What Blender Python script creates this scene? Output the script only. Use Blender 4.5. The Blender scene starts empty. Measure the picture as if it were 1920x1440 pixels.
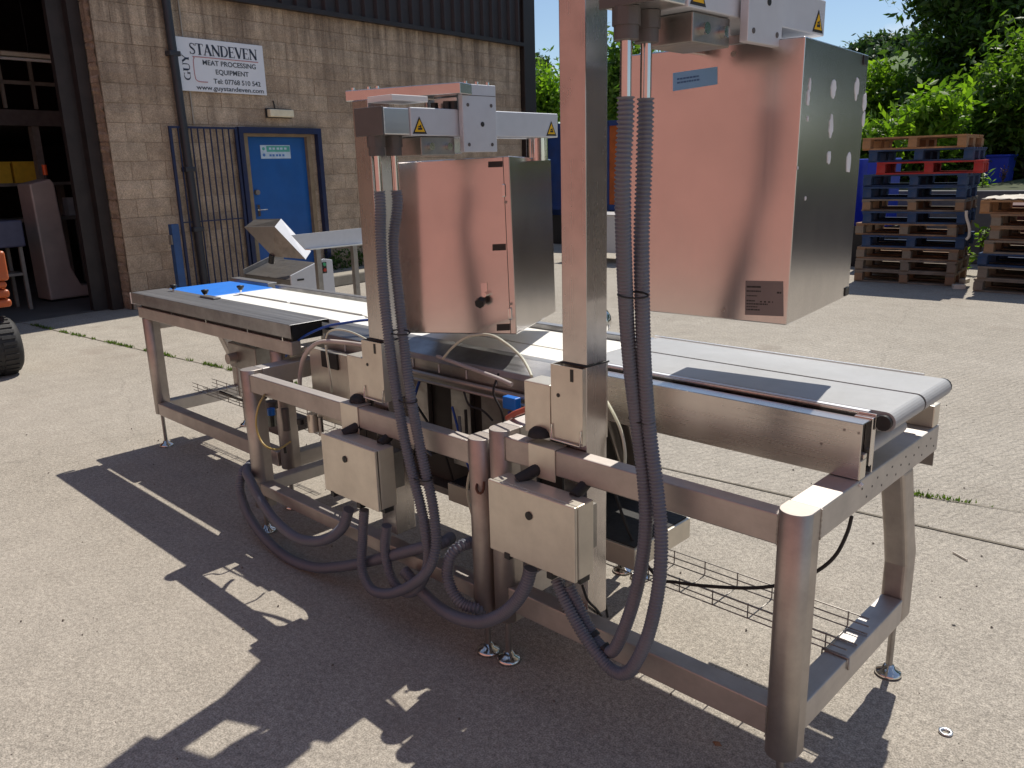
import bpy, math, random
from mathutils import Vector, Matrix, Euler
R = math.radians
rng = random.Random(11)
scn = bpy.context.scene
col = scn.collection

# ------------------------------------------------------------------ camera, sky, sun, exposure
FPX = 1530.0
CAM = Vector((0, 0, 1.6))
MR = Vector((0.71935395, 0.69410888, -0.02725348))
MU = Vector((-0.15915112, 0.20287578, 0.96618442))
MF = Vector((-0.67616626, 0.69069116, -0.2564077))
cam = bpy.data.cameras.new('camera')
cam.sensor_width = 36.0
cam.lens = FPX / 1920 * 36
cam.clip_start = 0.05
cam.clip_end = 3000
cam_o = bpy.data.objects.new('camera', cam)
col.objects.link(cam_o)
mw = Matrix((MR, MU, -MF)).transposed().to_4x4()
mw.translation = CAM
cam_o.matrix_world = mw
scn.camera = cam_o

SUN = Vector((-0.13, 0.63, 1.0)).normalized()
w = bpy.data.worlds.new('World')
scn.world = w
w.use_nodes = True
nt = w.node_tree
nt.nodes.clear()
sky = nt.nodes.new('ShaderNodeTexSky')
sky.sky_type = 'NISHITA'
sky.sun_disc = False
sky.sun_elevation = math.asin(SUN.z)
sky.sun_rotation = math.atan2(SUN.x, SUN.y)
sky.air_density = 1.0
sky.dust_density = 0.15
sky.ozone_density = 4.0
tc = nt.nodes.new('ShaderNodeTexCoord')
mp = nt.nodes.new('ShaderNodeMapping')
mp.inputs['Scale'].default_value = (1.6, 1.6, 4.5)
mp.inputs['Location'].default_value = (.35, .2, .1)
nz = nt.nodes.new('ShaderNodeTexNoise')
nz.inputs['Scale'].default_value = 2.1
nz.inputs['Detail'].default_value = 7
nz.inputs['Roughness'].default_value = 0.6
rp = nt.nodes.new('ShaderNodeValToRGB')
rp.color_ramp.elements[0].position = 0.56
rp.color_ramp.elements[0].color = (.07, .07, .07, 1)
rp.color_ramp.elements[1].position = 0.70
rp.color_ramp.elements[1].color = (0.85, 0.85, 0.85, 1)
mx = nt.nodes.new('ShaderNodeMixRGB')
mx.inputs[2].default_value = (9.0, 9.2, 9.6, 1)
bg = nt.nodes.new('ShaderNodeBackground')
bg.inputs['Strength'].default_value = 0.095
wo = nt.nodes.new('ShaderNodeOutputWorld')
L = nt.links.new
L(tc.outputs['Generated'], mp.inputs['Vector'])
L(mp.outputs['Vector'], nz.inputs['Vector'])
L(nz.outputs['Fac'], rp.inputs['Fac'])
L(rp.outputs['Color'], mx.inputs['Fac'])
L(sky.outputs['Color'], mx.inputs[1])
L(mx.outputs['Color'], bg.inputs['Color'])
L(bg.outputs['Background'], wo.inputs['Surface'])

sl = bpy.data.lights.new('sun', 'SUN')
sl.energy = 4.6
sl.angle = R(0.5)
sl.color = (1.0, 0.94, 0.84)
so = bpy.data.objects.new('sun', sl)
so.rotation_euler = (-SUN).to_track_quat('-Z', 'Y').to_euler()
so.location = (0, 0, 20)
col.objects.link(so)
scn.view_settings.view_transform = 'Standard'
scn.view_settings.look = 'None'
scn.view_settings.exposure = 0.1
scn.view_settings.gamma = 1.0
scn.view_settings.use_curve_mapping = False

# ------------------------------------------------------------------ helpers
def ray(px, py):
    return MR * ((px - 960) / FPX) - MU * ((py - 720) / FPX) + MF
def PZ(px, py, z):
    v = ray(px, py); return CAM + v * ((z - CAM.z) / v.z)
def PY(px, py, y):
    v = ray(px, py); return CAM + v * (y / v.y)
def PX(px, py, x):
    v = ray(px, py); return CAM + v * (x / v.x)

class MB:
    """collects shapes into one mesh (vertices in world space)"""
    def __init__(s):
        s.v = []; s.f = []; s.m = []; s.sm = []
    def add(s, vs, fs, mi=0, smooth=False):
        b = len(s.v)
        s.v += [tuple(v) for v in vs]
        for f in fs:
            s.f.append([b + i for i in f]); s.m.append(mi); s.sm.append(smooth)
        return s
    def box(s, a, b, mi=0, M=None):
        x0, y0, z0 = a; x1, y1, z1 = b
        vs = [Vector(p) for p in ((x0,y0,z0),(x1,y0,z0),(x1,y1,z0),(x0,y1,z0),(x0,y0,z1),(x1,y0,z1),(x1,y1,z1),(x0,y1,z1))]
        if M is not None: vs = [M @ v for v in vs]
        return s.add(vs, [(0,3,2,1),(4,5,6,7),(0,1,5,4),(1,2,6,5),(2,3,7,6),(3,0,4,7)], mi)
    def prism(s, poly, axis, a, b, mi=0, M=None, smooth=False):
        """poly of 2-D points extruded along axis: 'x' -> (y,z), 'y' -> (x,z), 'z' -> (x,y)"""
        def mk(p, t):
            if axis == 'x': q = (t, p[0], p[1])
            elif axis == 'y': q = (p[0], t, p[1])
            else: q = (p[0], p[1], t)
            q = Vector(q)
            return M @ q if M is not None else q
        n = len(poly)
        vs = [mk(p, a) for p in poly] + [mk(p, b) for p in poly]
        fs = [tuple(range(n))[::-1], tuple(range(n, 2*n))]
        s.add(vs, fs, mi)
        base = len(s.v) - 2*n
        for i in range(n):
            j = (i+1) % n
            s.f.append([base+i, base+j, base+n+j, base+n+i]); s.m.append(mi); s.sm.append(False)
        return s
    def tube(s, pts, r, n=10, mi=0, cap=True, radii=None):
        pts = [Vector(p) for p in pts]
        k = len(pts)
        t0 = (pts[1]-pts[0]).normalized()
        up = Vector((0,0,1)) if abs(t0.z) < .9 else Vector((1,0,0))
        nrm = (up - t0*up.dot(t0)).normalized()
        vs = []
        for i, p in enumerate(pts):
            t = (pts[min(i+1,k-1)] - pts[max(i-1,0)])
            if t.length < 1e-9: t = t0
            t.normalize()
            nrm = (nrm - t*nrm.dot(t))
            if nrm.length < 1e-6: nrm = t.orthogonal()
            nrm.normalize()
            bn = t.cross(nrm)
            rr = radii[i] if radii else r
            for j in range(n):
                a = 2*math.pi*j/n
                vs.append(p + (nrm*math.cos(a) + bn*math.sin(a))*rr)
        fs = []
        for i in range(k-1):
            for j in range(n):
                jj = (j+1) % n
                fs.append((i*n+j, i*n+jj, (i+1)*n+jj, (i+1)*n+j))
        s.add(vs, fs, mi, True)
        if cap:
            s.add(vs[:n], [tuple(range(n))[::-1]], mi); s.add(vs[-n:], [tuple(range(n))], mi)
        return s
    def cyl(s, a, b, r, n=20, mi=0, r2=None):
        a = Vector(a); b = Vector(b)
        return s.tube([a, b], r, n, mi, True, [r, r if r2 is None else r2])
    def lathe(s, c, prof, n=24, mi=0, M=None):
        vs = []
        for (r, z) in prof:
            for j in range(n):
                a = 2*math.pi*j/n
                q = Vector((r*math.cos(a), r*math.sin(a), z))
                if M is not None: q = M @ q
                vs.append(Vector(c) + q)
        fs = []
        for i in range(len(prof)-1):
            for j in range(n):
                jj = (j+1) % n
                fs.append((i*n+j, i*n+jj, (i+1)*n+jj, (i+1)*n+j))
        return s.add(vs, fs, mi, True)
    def build(s, name, mats, parent=None, bevel=0, seg=2, label=None, kind=None):
        me = bpy.data.meshes.new(name)
        off = parent.get('_o', (0,0,0)) if parent is not None else (0,0,0)
        if parent is not None and '_m' in MATS_INV.get(parent.name, {}):
            Mi = MATS_INV[parent.name]['_m']
            vs = [tuple(Mi @ Vector(v)) for v in s.v]
        else:
            vs = s.v
        me.from_pydata(vs, [], s.f)
        if not isinstance(mats, (list, tuple)): mats = [mats]
        for m in mats: me.materials.append(m)
        me.polygons.foreach_set('material_index', s.m)
        me.polygons.foreach_set('use_smooth', s.sm)
        me.update()
        o = bpy.data.objects.new(name, me)
        col.objects.link(o)
        if parent is not None:
            o.parent = parent
            MATS_INV[o.name] = MATS_INV.get(parent.name, {})
        if bevel:
            md = o.modifiers.new('bevel', 'BEVEL')
            md.width = bevel; md.segments = seg; md.limit_method = 'ANGLE'; md.angle_limit = R(40)
            md.harden_normals = False
        if label: o['label'] = label
        if kind: o['kind'] = kind
        return o
MATS_INV = {}

def thing(name, label, cat, loc=(0,0,0), rz=0, group=None):
    """an Empty at the thing's base; its parts are built in world space and stored relative to it"""
    o = bpy.data.objects.new(name, None)
    o.empty_display_size = .1
    col.objects.link(o)
    o.location = loc; o.rotation_euler = (0, 0, rz)
    o['label'] = label; o['category'] = cat
    if group: o['group'] = group
    MATS_INV[o.name] = {'_m': (Matrix.Translation(loc) @ Matrix.Rotation(rz, 4, 'Z')).inverted()}
    return o
def tag(o, label, cat, group=None, kind=None):
    o['label'] = label; o['category'] = cat
    if group: o['group'] = group
    if kind: o['kind'] = kind
    return o
def bare(mb, name, mats, loc, **k):
    """a thing that is one mesh, with its origin at loc"""
    loc = Vector(loc)
    mb.v = [tuple(Vector(v) - loc) for v in mb.v]
    o = mb.build(name, mats, **k)
    o.location = loc
    return o
def recentre(o, loc):
    loc = Vector(loc)
    for v in o.data.vertices: v.co -= loc
    o.location = loc
def copy_tree(o, parent=None):
    c = o.copy(); col.objects.link(c)
    if parent is not None: c.parent = parent
    for ch in o.children: copy_tree(ch, c)
    return c
def spline(pts, step):
    pts = [Vector(p) for p in pts]
    P = [pts[0]*2-pts[1]] + pts + [pts[-1]*2-pts[-2]]
    out = []
    for i in range(1, len(P)-2):
        p0, p1, p2, p3 = P[i-1], P[i], P[i+1], P[i+2]
        for q in range(16):
            t = q/16
            out.append(0.5*((2*p1) + (p2-p0)*t + (2*p0-5*p1+4*p2-p3)*t*t + (3*p1-p0-3*p2+p3)*t*t*t))
    out.append(pts[-1])
    res = [out[0]]; acc = 0.0
    for a, b in zip(out, out[1:]):
        l = (b-a).length
        while acc + l >= step:
            f = (step-acc)/l
            a = a + (b-a)*f
            res.append(a.copy()); l = (b-a).length; acc = 0.0
        acc += l
    return res

# ------------------------------------------------------------------ materials
def newmat(name):
    m = bpy.data.materials.new(name); m.use_nodes = True
    n = m.node_tree.nodes
    return m, n, m.node_tree.links.new, n['Principled BSDF']
def mat(name, c, rough=.5, metal=0, var=.12, vs=12, bump=0, bs=60, spec=.5, coat=0, dirt=0, dirtc=(.08,.065,.05), ds=3):
    m, n, l, p = newmat(name)
    p.inputs['Roughness'].default_value = rough
    p.inputs['Metallic'].default_value = metal
    p.inputs['Specular IOR Level'].default_value = spec
    p.inputs['Coat Weight'].default_value = coat
    tc = n.new('ShaderNodeTexCoord')
    last = None
    nz = n.new('ShaderNodeTexNoise'); nz.inputs['Scale'].default_value = vs; nz.inputs['Detail'].default_value = 6
    l(tc.outputs['Object'], nz.inputs['Vector'])
    mr = n.new('ShaderNodeMapRange')
    mr.inputs[1].default_value = .25; mr.inputs[2].default_value = .75
    mr.inputs[3].default_value = 1-var; mr.inputs[4].default_value = 1+var
    l(nz.outputs['Fac'], mr.inputs[0])
    mu = n.new('ShaderNodeMixRGB'); mu.blend_type = 'MULTIPLY'; mu.inputs['Fac'].default_value = 1
    mu.inputs[1].default_value = (*c, 1)
    l(mr.outputs[0], mu.inputs[2])
    last = mu.outputs['Color']
    if dirt:
        n2 = n.new('ShaderNodeTexNoise'); n2.inputs['Scale'].default_value = ds; n2.inputs['Detail'].default_value = 8; n2.inputs['Roughness'].default_value = .7
        l(tc.outputs['Object'], n2.inputs['Vector'])
        r2 = n.new('ShaderNodeMapRange'); r2.inputs[1].default_value = .45; r2.inputs[2].default_value = .75
        r2.inputs[3].default_value = 0; r2.inputs[4].default_value = dirt
        l(n2.outputs['Fac'], r2.inputs[0])
        mx = n.new('ShaderNodeMixRGB'); mx.inputs[2].default_value = (*dirtc, 1)
        l(r2.outputs[0], mx.inputs['Fac']); l(last, mx.inputs[1]); last = mx.outputs['Color']
    l(last, p.inputs['Base Color'])
    if bump:
        nb = n.new('ShaderNodeTexNoise'); nb.inputs['Scale'].default_value = bs; nb.inputs['Detail'].default_value = 5
        l(tc.outputs['Object'], nb.inputs['Vector'])
        bp = n.new('ShaderNodeBump'); bp.inputs['Strength'].default_value = bump; bp.inputs['Distance'].default_value = .01
        l(nb.outputs['Fac'], bp.inputs['Height']); l(bp.outputs['Normal'], p.inputs['Normal'])
    return m
def steel(name, c=(.62,.60,.57), rough=.3, axis='z', rv=.1, smear=.18, bump=.03, freq=140, metal=1.0):
    m, n, l, p = newmat(name)
    p.inputs['Metallic'].default_value = metal
    tc = n.new('ShaderNodeTexCoord')
    mp = n.new('ShaderNodeMapping')
    sc = {'x': (.01,1,1), 'y': (1,.01,1), 'z': (1,1,.01)}[axis]
    mp.inputs['Scale'].default_value = sc
    l(tc.outputs['Object'], mp.inputs['Vector'])
    nz = n.new('ShaderNodeTexNoise'); nz.inputs['Scale'].default_value = freq; nz.inputs['Detail'].default_value = 4
    l(mp.outputs['Vector'], nz.inputs['Vector'])
    n2 = n.new('ShaderNodeTexNoise'); n2.inputs['Scale'].default_value = 7; n2.inputs['Detail'].default_value = 7; n2.inputs['Roughness'].default_value = .65
    l(tc.outputs['Object'], n2.inputs['Vector'])
    ad = n.new('ShaderNodeMath'); ad.operation = 'ADD'
    l(nz.outputs['Fac'], ad.inputs[0]); l(n2.outputs['Fac'], ad.inputs[1])
    mr = n.new('ShaderNodeMapRange'); mr.inputs[1].default_value = .6; mr.inputs[2].default_value = 1.4
    mr.inputs[3].default_value = rough-rv; mr.inputs[4].default_value = rough+rv
    l(ad.outputs[0], mr.inputs[0]); l(mr.outputs[0], p.inputs['Roughness'])
    m2 = n.new('ShaderNodeMapRange'); m2.inputs[1].default_value = .35; m2.inputs[2].default_value = .7
    m2.inputs[3].default_value = 1; m2.inputs[4].default_value = 1-smear
    l(n2.outputs['Fac'], m2.inputs[0])
    mu = n.new('ShaderNodeMixRGB'); mu.blend_type = 'MULTIPLY'; mu.inputs['Fac'].default_value = 1
    mu.inputs[1].default_value = (*c, 1)
    l(m2.outputs[0], mu.inputs[2]); l(mu.outputs['Color'], p.inputs['Base Color'])
    bp = n.new('ShaderNodeBump'); bp.inputs['Strength'].default_value = bump; bp.inputs['Distance'].default_value = .002
    l(nz.outputs['Fac'], bp.inputs['Height']); l(bp.outputs['Normal'], p.inputs['Normal'])
    return m
S_BOX = steel('brushed_steel_sheet', (.66,.63,.61), .21, 'z', .03, .09, .006)
S_CHAN = steel('brushed_steel_channel', (.62,.58,.55), .26, 'x', .05, .12, .01)
S_TUBE = steel('blasted_tube_x', (.55,.505,.475), .56, 'x', .06, .22, .03)
S_TUBEY = steel('blasted_tube_y', (.58,.545,.52), .56, 'y', .06, .18, .03)
S_POST = steel('blasted_leg', (.50,.455,.425), .50, 'z', .06, .26, .03)
S_COL = steel('steel_column', (.60,.56,.54), .26, 'z', .04, .22, .006, 60)
S_PANEL = steel('steel_panel', (.72,.67,.58), .38, 'z', .06, .18, .02, metal=.72)
S_DARK = steel('weathered_steel', (.40,.38,.36), .45, 'x', .12, .35, .06)
S_PLATE = steel('scuffed_steel_plate', (.42,.42,.43), .42, 'x', .12, .4, .08, 90)
S_CHROME = steel('chrome', (.75,.74,.72), .12, 'z', .05, .1, .01)
S_BRIGHT = steel('bright_aluminium', (.80,.80,.80), .34, 'y', .06, .08, .02)
ALU = mat('matt_anodised_aluminium', (.62,.64,.68), .5, .35, .04, 20)
BLACK = mat('black_plastic', (.015,.015,.016), .45, 0, .2)
RUBBER = mat('black_rubber', (.022,.021,.021), .7, 0, .25, 30, .2, 80)
HOSE = mat('grey_hose', (.14,.15,.185), .42, 0, .10, 8, dirt=.25, dirtc=(.17,.17,.175), ds=9)
BELT_G = mat('grey_belt', (.375,.38,.385), .5, 0, .05, 25, .05, 200, dirt=.45, dirtc=(.29,.285,.27), ds=5)
BELT_W = mat('white_belt', (.86,.85,.80), .5, 0, .04, 15, dirt=.25, dirtc=(.72,.69,.6), ds=4)
BELT_B = mat('blue_belt', (.018,.20,.72), .45, 0, .08, 15)
WPLAS = mat('white_plastic', (.78,.78,.76), .4, 0, .04)
BLUEPL = mat('blue_plastic', (.01,.16,.62), .4, 0, .1)
TUBE_C = mat('cloudy_pneumatic_tube', (.62,.62,.50), .3, 0, .1, spec=.6)
TUBE_Y = mat('yellow_pneumatic_tube', (.48,.35,.12), .35, 0, .1)
TUBE_B = mat('blue_pneumatic_tube', (.012,.07,.36), .3, 0, .1)
GREYCAP = mat('grey_cap', (.10,.09,.088), .55, 0, .12)
YELLOW = mat('warning_yellow', (.80,.47,.01), .4, 0, .05)
STICKB = mat('pale_blue_sticker', (.16,.36,.62), .45, 0, .08)
STICKT = mat('sticker_print', (.035,.12,.28), .5, 0, .05)
PLATEM = mat('rating_plate_film', (.17,.155,.16), .35, .5, .08)
INK = mat('black_ink', (.02,.02,.022), .6, 0, .05)
GLUE = mat('dried_white_glue', (.72,.72,.74), .7, 0, .08, 30, .3, 60)
BLUEP = mat('blue_paint', (.012,.105,.36), .35, 0, .12, 4, .05, 30, dirt=.35, dirtc=(.03,.12,.33), ds=5)
NAVY = mat('navy_paint', (.009,.020,.075), .45, 0, .2, 8, .1, 50, dirt=.3, dirtc=(.05,.035,.03), ds=12)
PIPEM = mat('dark_grey_pipe', (.030,.032,.040), .45, 0, .2, 6)
BLOCKM = None

def block_mat():
    m, n, l, p = newmat('buff_block')
    p.inputs['Roughness'].default_value = .93
    p.inputs['Specular IOR Level'].default_value = .2
    tc = n.new('ShaderNodeTexCoord'); oi = n.new('ShaderNodeObjectInfo')
    cr = n.new('ShaderNodeValToRGB')
    e = cr.color_ramp.elements
    e[0].position = 0; e[0].color = (.46,.345,.245,1)
    e[1].position = 1; e[1].color = (.56,.435,.315,1)
    x = e.new(.5); x.color = (.51,.39,.28,1)
    l(oi.outputs['Random'], cr.inputs['Fac'])
    # blotches, in wall space
    geo = n.new('ShaderNodeNewGeometry')
    n1 = n.new('ShaderNodeTexNoise'); n1.inputs['Scale'].default_value = 3.2; n1.inputs['Detail'].default_value = 9; n1.inputs['Roughness'].default_value = .72
    l(geo.outputs['Position'], n1.inputs['Vector'])
    r1 = n.new('ShaderNodeMapRange'); r1.inputs[1].default_value = .3; r1.inputs[2].default_value = .72; r1.inputs[3].default_value = 1.28; r1.inputs[4].default_value = .62
    l(n1.outputs['Fac'], r1.inputs[0])
    m1 = n.new('ShaderNodeMixRGB'); m1.blend_type = 'MULTIPLY'; m1.inputs['Fac'].default_value = 1
    l(cr.outputs['Color'], m1.inputs[1]); l(r1.outputs[0], m1.inputs[2])
    # run-off streaks that are strongest under the cladding
    mp = n.new('ShaderNodeMapping'); mp.inputs['Scale'].default_value = (3.5, 3.5, .18)
    l(geo.outputs['Position'], mp.inputs['Vector'])
    n2 = n.new('ShaderNodeTexNoise'); n2.inputs['Scale'].default_value = 2.3; n2.inputs['Detail'].default_value = 6; n2.inputs['Roughness'].default_value = .6
    l(mp.outputs['Vector'], n2.inputs['Vector'])
    r2 = n.new('ShaderNodeMapRange'); r2.inputs[1].default_value = .42; r2.inputs[2].default_value = .62
    l(n2.outputs['Fac'], r2.inputs[0])
    sx = n.new('ShaderNodeSeparateXYZ'); l(geo.outputs['Position'], sx.inputs[0])
    rz = n.new('ShaderNodeMapRange'); rz.inputs[1].default_value = 1.9; rz.inputs[2].default_value = 3.8; rz.inputs[3].default_value = .08; rz.inputs[4].default_value = .78
    l(sx.outputs['Z'], rz.inputs[0])
    mm = n.new('ShaderNodeMath'); mm.operation = 'MULTIPLY'
    l(r2.outputs[0], mm.inputs[0]); l(rz.outputs[0], mm.inputs[1])
    m2 = n.new('ShaderNodeMixRGB'); m2.inputs[2].default_value = (.15,.11,.082,1)
    l(mm.outputs[0], m2.inputs['Fac']); l(m1.outputs['Color'], m2.inputs[1])
    # grain
    n3 = n.new('ShaderNodeTexNoise'); n3.inputs['Scale'].default_value = 70; n3.inputs['Detail'].default_value = 3
    l(geo.outputs['Position'], n3.inputs['Vector'])
    r3 = n.new('ShaderNodeMapRange'); r3.inputs[1].default_value = .35; r3.inputs[2].default_value = .65; r3.inputs[3].default_value = .78; r3.inputs[4].default_value = 1.18
    l(n3.outputs['Fac'], r3.inputs[0])
    m3 = n.new('ShaderNodeMixRGB'); m3.blend_type = 'MULTIPLY'; m3.inputs['Fac'].default_value = 1
    l(m2.outputs['Color'], m3.inputs[1]); l(r3.outputs[0], m3.inputs[2])
    l(m3.outputs['Color'], p.inputs['Base Color'])
    n4 = n.new('ShaderNodeTexNoise'); n4.inputs['Scale'].default_value = 26; n4.inputs['Detail'].default_value = 8; n4.inputs['Roughness'].default_value = .65
    l(geo.outputs['Position'], n4.inputs['Vector'])
    bp = n.new('ShaderNodeBump'); bp.inputs['Strength'].default_value = .8; bp.inputs['Distance'].default_value = .02
    l(n4.outputs['Fac'], bp.inputs['Height']); l(bp.outputs['Normal'], p.inputs['Normal'])
    return m
BLOCKM = block_mat()
MORTAR = mat('mortar', (.34,.26,.185), .95, 0, .2, 20, .3, 60)
CLAD = mat('brown_cladding', (.026,.016,.015), .5, 0, .2, 5)
CLAD2 = mat('brown_corner_trim', (.022,.014,.012), .5, 0, .2, 5)
JAMB = mat('dark_door_guide', (.030,.022,.020), .6, 0, .3, 6)
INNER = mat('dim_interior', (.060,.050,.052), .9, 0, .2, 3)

def concrete_mat():
    m, n, l, p = newmat('yard_concrete')
    p.inputs['Roughness'].default_value = .9
    p.inputs['Specular IOR Level'].default_value = .25
    geo = n.new('ShaderNodeNewGeometry')
    def noise(s, d, ro=.6):
        q = n.new('ShaderNodeTexNoise'); q.inputs['Scale'].default_value = s; q.inputs['Detail'].default_value = d; q.inputs['Roughness'].default_value = ro
        l(geo.outputs['Position'], q.inputs['Vector']); return q.outputs['Fac']
    def rng_(src, a, b, c, d):
        q = n.new('ShaderNodeMapRange'); q.inputs[1].default_value = a; q.inputs[2].default_value = b; q.inputs[3].default_value = c; q.inputs[4].default_value = d
        l(src, q.inputs[0]); return q.outputs[0]
    def mul(a, b):
        q = n.new('ShaderNodeMixRGB'); q.blend_type = 'MULTIPLY'; q.inputs['Fac'].default_value = 1
        l(a, q.inputs[1]); l(b, q.inputs[2]); return q.outputs['Color']
    cr = n.new('ShaderNodeValToRGB')
    e = cr.color_ramp.elements
    e[0].position = .3; e[0].color = (.345,.31,.262,1)
    e[1].position = .7; e[1].color = (.425,.388,.335,1)
    l(noise(.55, 8, .6), cr.inputs['Fac'])
    c = cr.outputs['Color']
    c = mul(c, rng_(noise(6, 8, .7), .3, .7, .86, 1.08))
    c = mul(c, rng_(noise(55, 4, .7), .36, .64, .74, 1.19))
    c = mul(c, rng_(noise(190, 2, .5), .36, .64, .68, 1.24))
    # aggregate specks
    vo = n.new('ShaderNodeTexVoronoi'); vo.inputs['Scale'].default_value = 95
    l(geo.outputs['Position'], vo.inputs['Vector'])
    c = mul(c, rng_(vo.outputs['Distance'], .05, .3, .72, 1.04))
    # oil stains
    st = rng_(noise(1.3, 5, .55), .60, .72, 0, .45)
    q = n.new('ShaderNodeMixRGB'); q.inputs[2].default_value = (.24,.20,.165,1)
    l(st, q.inputs['Fac']); l(c, q.inputs[1]); c = q.outputs['Color']
    st2 = rng_(noise(.28, 6, .6), .48, .66, 0, .30)
    q = n.new('ShaderNodeMixRGB'); q.inputs[2].default_value = (.30,.265,.225,1)
    l(st2, q.inputs['Fac']); l(c, q.inputs[1]); c = q.outputs['Color']
    v2 = n.new('ShaderNodeTexVoronoi'); v2.feature = 'DISTANCE_TO_EDGE'; v2.inputs['Scale'].default_value = .33
    wn = n.new('ShaderNodeTexNoise'); wn.inputs['Scale'].default_value = 2.2; wn.inputs['Detail'].default_value = 7
    l(geo.outputs['Position'], wn.inputs['Vector'])
    mv = n.new('ShaderNodeMixRGB'); mv.inputs['Fac'].default_value = .22
    l(geo.outputs['Position'], mv.inputs[1]); l(wn.outputs['Color'], mv.inputs[2]); l(mv.outputs['Color'], v2.inputs['Vector'])
    c = mul(c, rng_(v2.outputs['Distance'], .0, .0025, .86, 1.0))
    l(c, p.inputs['Base Color'])
    # tamped ridges across the far slab plus grit
    mp = n.new('ShaderNodeMapping'); mp.inputs['Rotation'].default_value = (0, 0, R(12))
    l(geo.outputs['Position'], mp.inputs['Vector'])
    wv = n.new('ShaderNodeTexWave'); wv.wave_type = 'BANDS'; wv.bands_direction = 'X'
    wv.inputs['Scale'].default_value = 6.5; wv.inputs['Distortion'].default_value = 5.5; wv.inputs['Detail'].default_value = 3; wv.inputs['Detail Scale'].default_value = 2.0
    l(mp.outputs['Vector'], wv.inputs['Vector'])
    sx = n.new('ShaderNodeSeparateXYZ'); l(geo.outputs['Position'], sx.inputs[0])
    fy = rng_(sx.outputs['Y'], 2.6, 4.2, .10, 1.0)
    mw_ = n.new('ShaderNodeMath'); mw_.operation = 'MULTIPLY'
    l(wv.outputs['Fac'], mw_.inputs[0]); l(fy, mw_.inputs[1])
    b1 = n.new('ShaderNodeBump'); b1.inputs['Strength'].default_value = .55; b1.inputs['Distance'].default_value = .012
    l(mw_.outputs[0], b1.inputs['Height'])
    b2 = n.new('ShaderNodeBump'); b2.inputs['Strength'].default_value = .55; b2.inputs['Distance'].default_value = .006
    l(noise(85, 6, .75), b2.inputs['Height']); l(b1.outputs['Normal'], b2.inputs['Normal'])
    l(b2.outputs['Normal'], p.inputs['Normal'])
    return m
CONC = concrete_mat()

def leafmat(name, c1, c2, tr=.45):
    m, n, l, p = newmat(name)
    out = n['Material Output']
    geo = n.new('ShaderNodeNewGeometry')
    cr = n.new('ShaderNodeValToRGB')
    cr.color_ramp.elements[0].color = (*c1, 1); cr.color_ramp.elements[1].color = (*c2, 1)
    l(geo.outputs['Random Per Island'], cr.inputs['Fac'])
    l(cr.outputs['Color'], p.inputs['Base Color'])
    p.inputs['Roughness'].default_value = .45
    p.inputs['Specular IOR Level'].default_value = .35
    t = n.new('ShaderNodeBsdfTranslucent')
    hs = n.new('ShaderNodeMixRGB'); hs.blend_type = 'MULTIPLY'; hs.inputs['Fac'].default_value = 1; hs.inputs[2].default_value = (1.6, 1.9, .6, 1)
    l(cr.outputs['Color'], hs.inputs[1]); l(hs.outputs['Color'], t.inputs['Color'])
    mx = n.new('ShaderNodeMixShader'); mx.inputs['Fac'].default_value = tr
    l(p.outputs['BSDF'], mx.inputs[1]); l(t.outputs['BSDF'], mx.inputs[2]); l(mx.outputs['Shader'], out.inputs['Surface'])
    return m
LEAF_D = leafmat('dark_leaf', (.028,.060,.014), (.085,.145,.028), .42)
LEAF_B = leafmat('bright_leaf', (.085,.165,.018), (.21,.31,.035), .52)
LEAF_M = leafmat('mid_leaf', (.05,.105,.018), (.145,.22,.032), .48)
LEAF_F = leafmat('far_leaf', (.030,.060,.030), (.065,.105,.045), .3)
BARK = mat('bark', (.075,.058,.042), .9, 0, .3, 9, .6, 30)
GRASSM = leafmat('grass_blade', (.05,.10,.02), (.14,.19,.04), .4)
def wood(name, c):
    return mat(name, tuple(k*.95 for k in c), .85, 0, .3, 5, .25, 40, dirt=.5, dirtc=(.10,.085,.07), ds=7)
W_NEW = wood('orange_pallet_wood', (.40,.21,.095))
W_OLD = wood('weathered_pallet_wood', (.23,.185,.14))
W_BLUE = wood('blue_pallet_paint', (.020,.055,.14))
W_RED = wood('red_pallet_paint', (.40,.022,.020))
W_MID = wood('brown_pallet_wood', (.29,.175,.10))

# ------------------------------------------------------------------ ground, hill, joints
g = MB()
NG = 40
g.add([(-900,-900,0),(900,-900,0),(900,900,0),(-900,900,0)], [(0,1,2,3)])
go = g.build('ground', CONC); go['kind'] = 'structure'
JOINT = mat('joint_filler', (.15,.13,.10), .95, 0, .3, 20, .3, 60)
def strip(a, b, wd, name, m, z=.004, n=40):
    a = Vector(a); b = Vector(b); d = (b-a); nrm = Vector((-d.y, d.x, 0)).normalized()
    mb = MB(); vs = []
    for i in range(n+1):
        p = a + d*(i/n)
        ww = wd*(.6 + .8*rng.random())/2
        o_ = (rng.random()-.5)*wd*.4
        vs += [(p+nrm*(ww+o_))+Vector((0,0,z)), (p-nrm*(ww-o_))+Vector((0,0,z))]
    mb.add(vs, [(2*i, 2*i+1, 2*i+3, 2*i+2) for i in range(n)])
    o = mb.build(name, m); o['kind'] = 'structure'; return o
ja, jb = PZ(60,610,0), PZ(480,705,0)
dj = (jb-ja).normalized()
strip(ja - dj*3, jb + dj*14, .013, 'pavement_joint', JOINT)
jc, jd = PZ(1620,915,0), PZ(1920,962,0)
dj2 = (jd-jc).normalized()
strip(jc, jd + dj2*8, .006, 'pavement_joint', JOINT)
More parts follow.
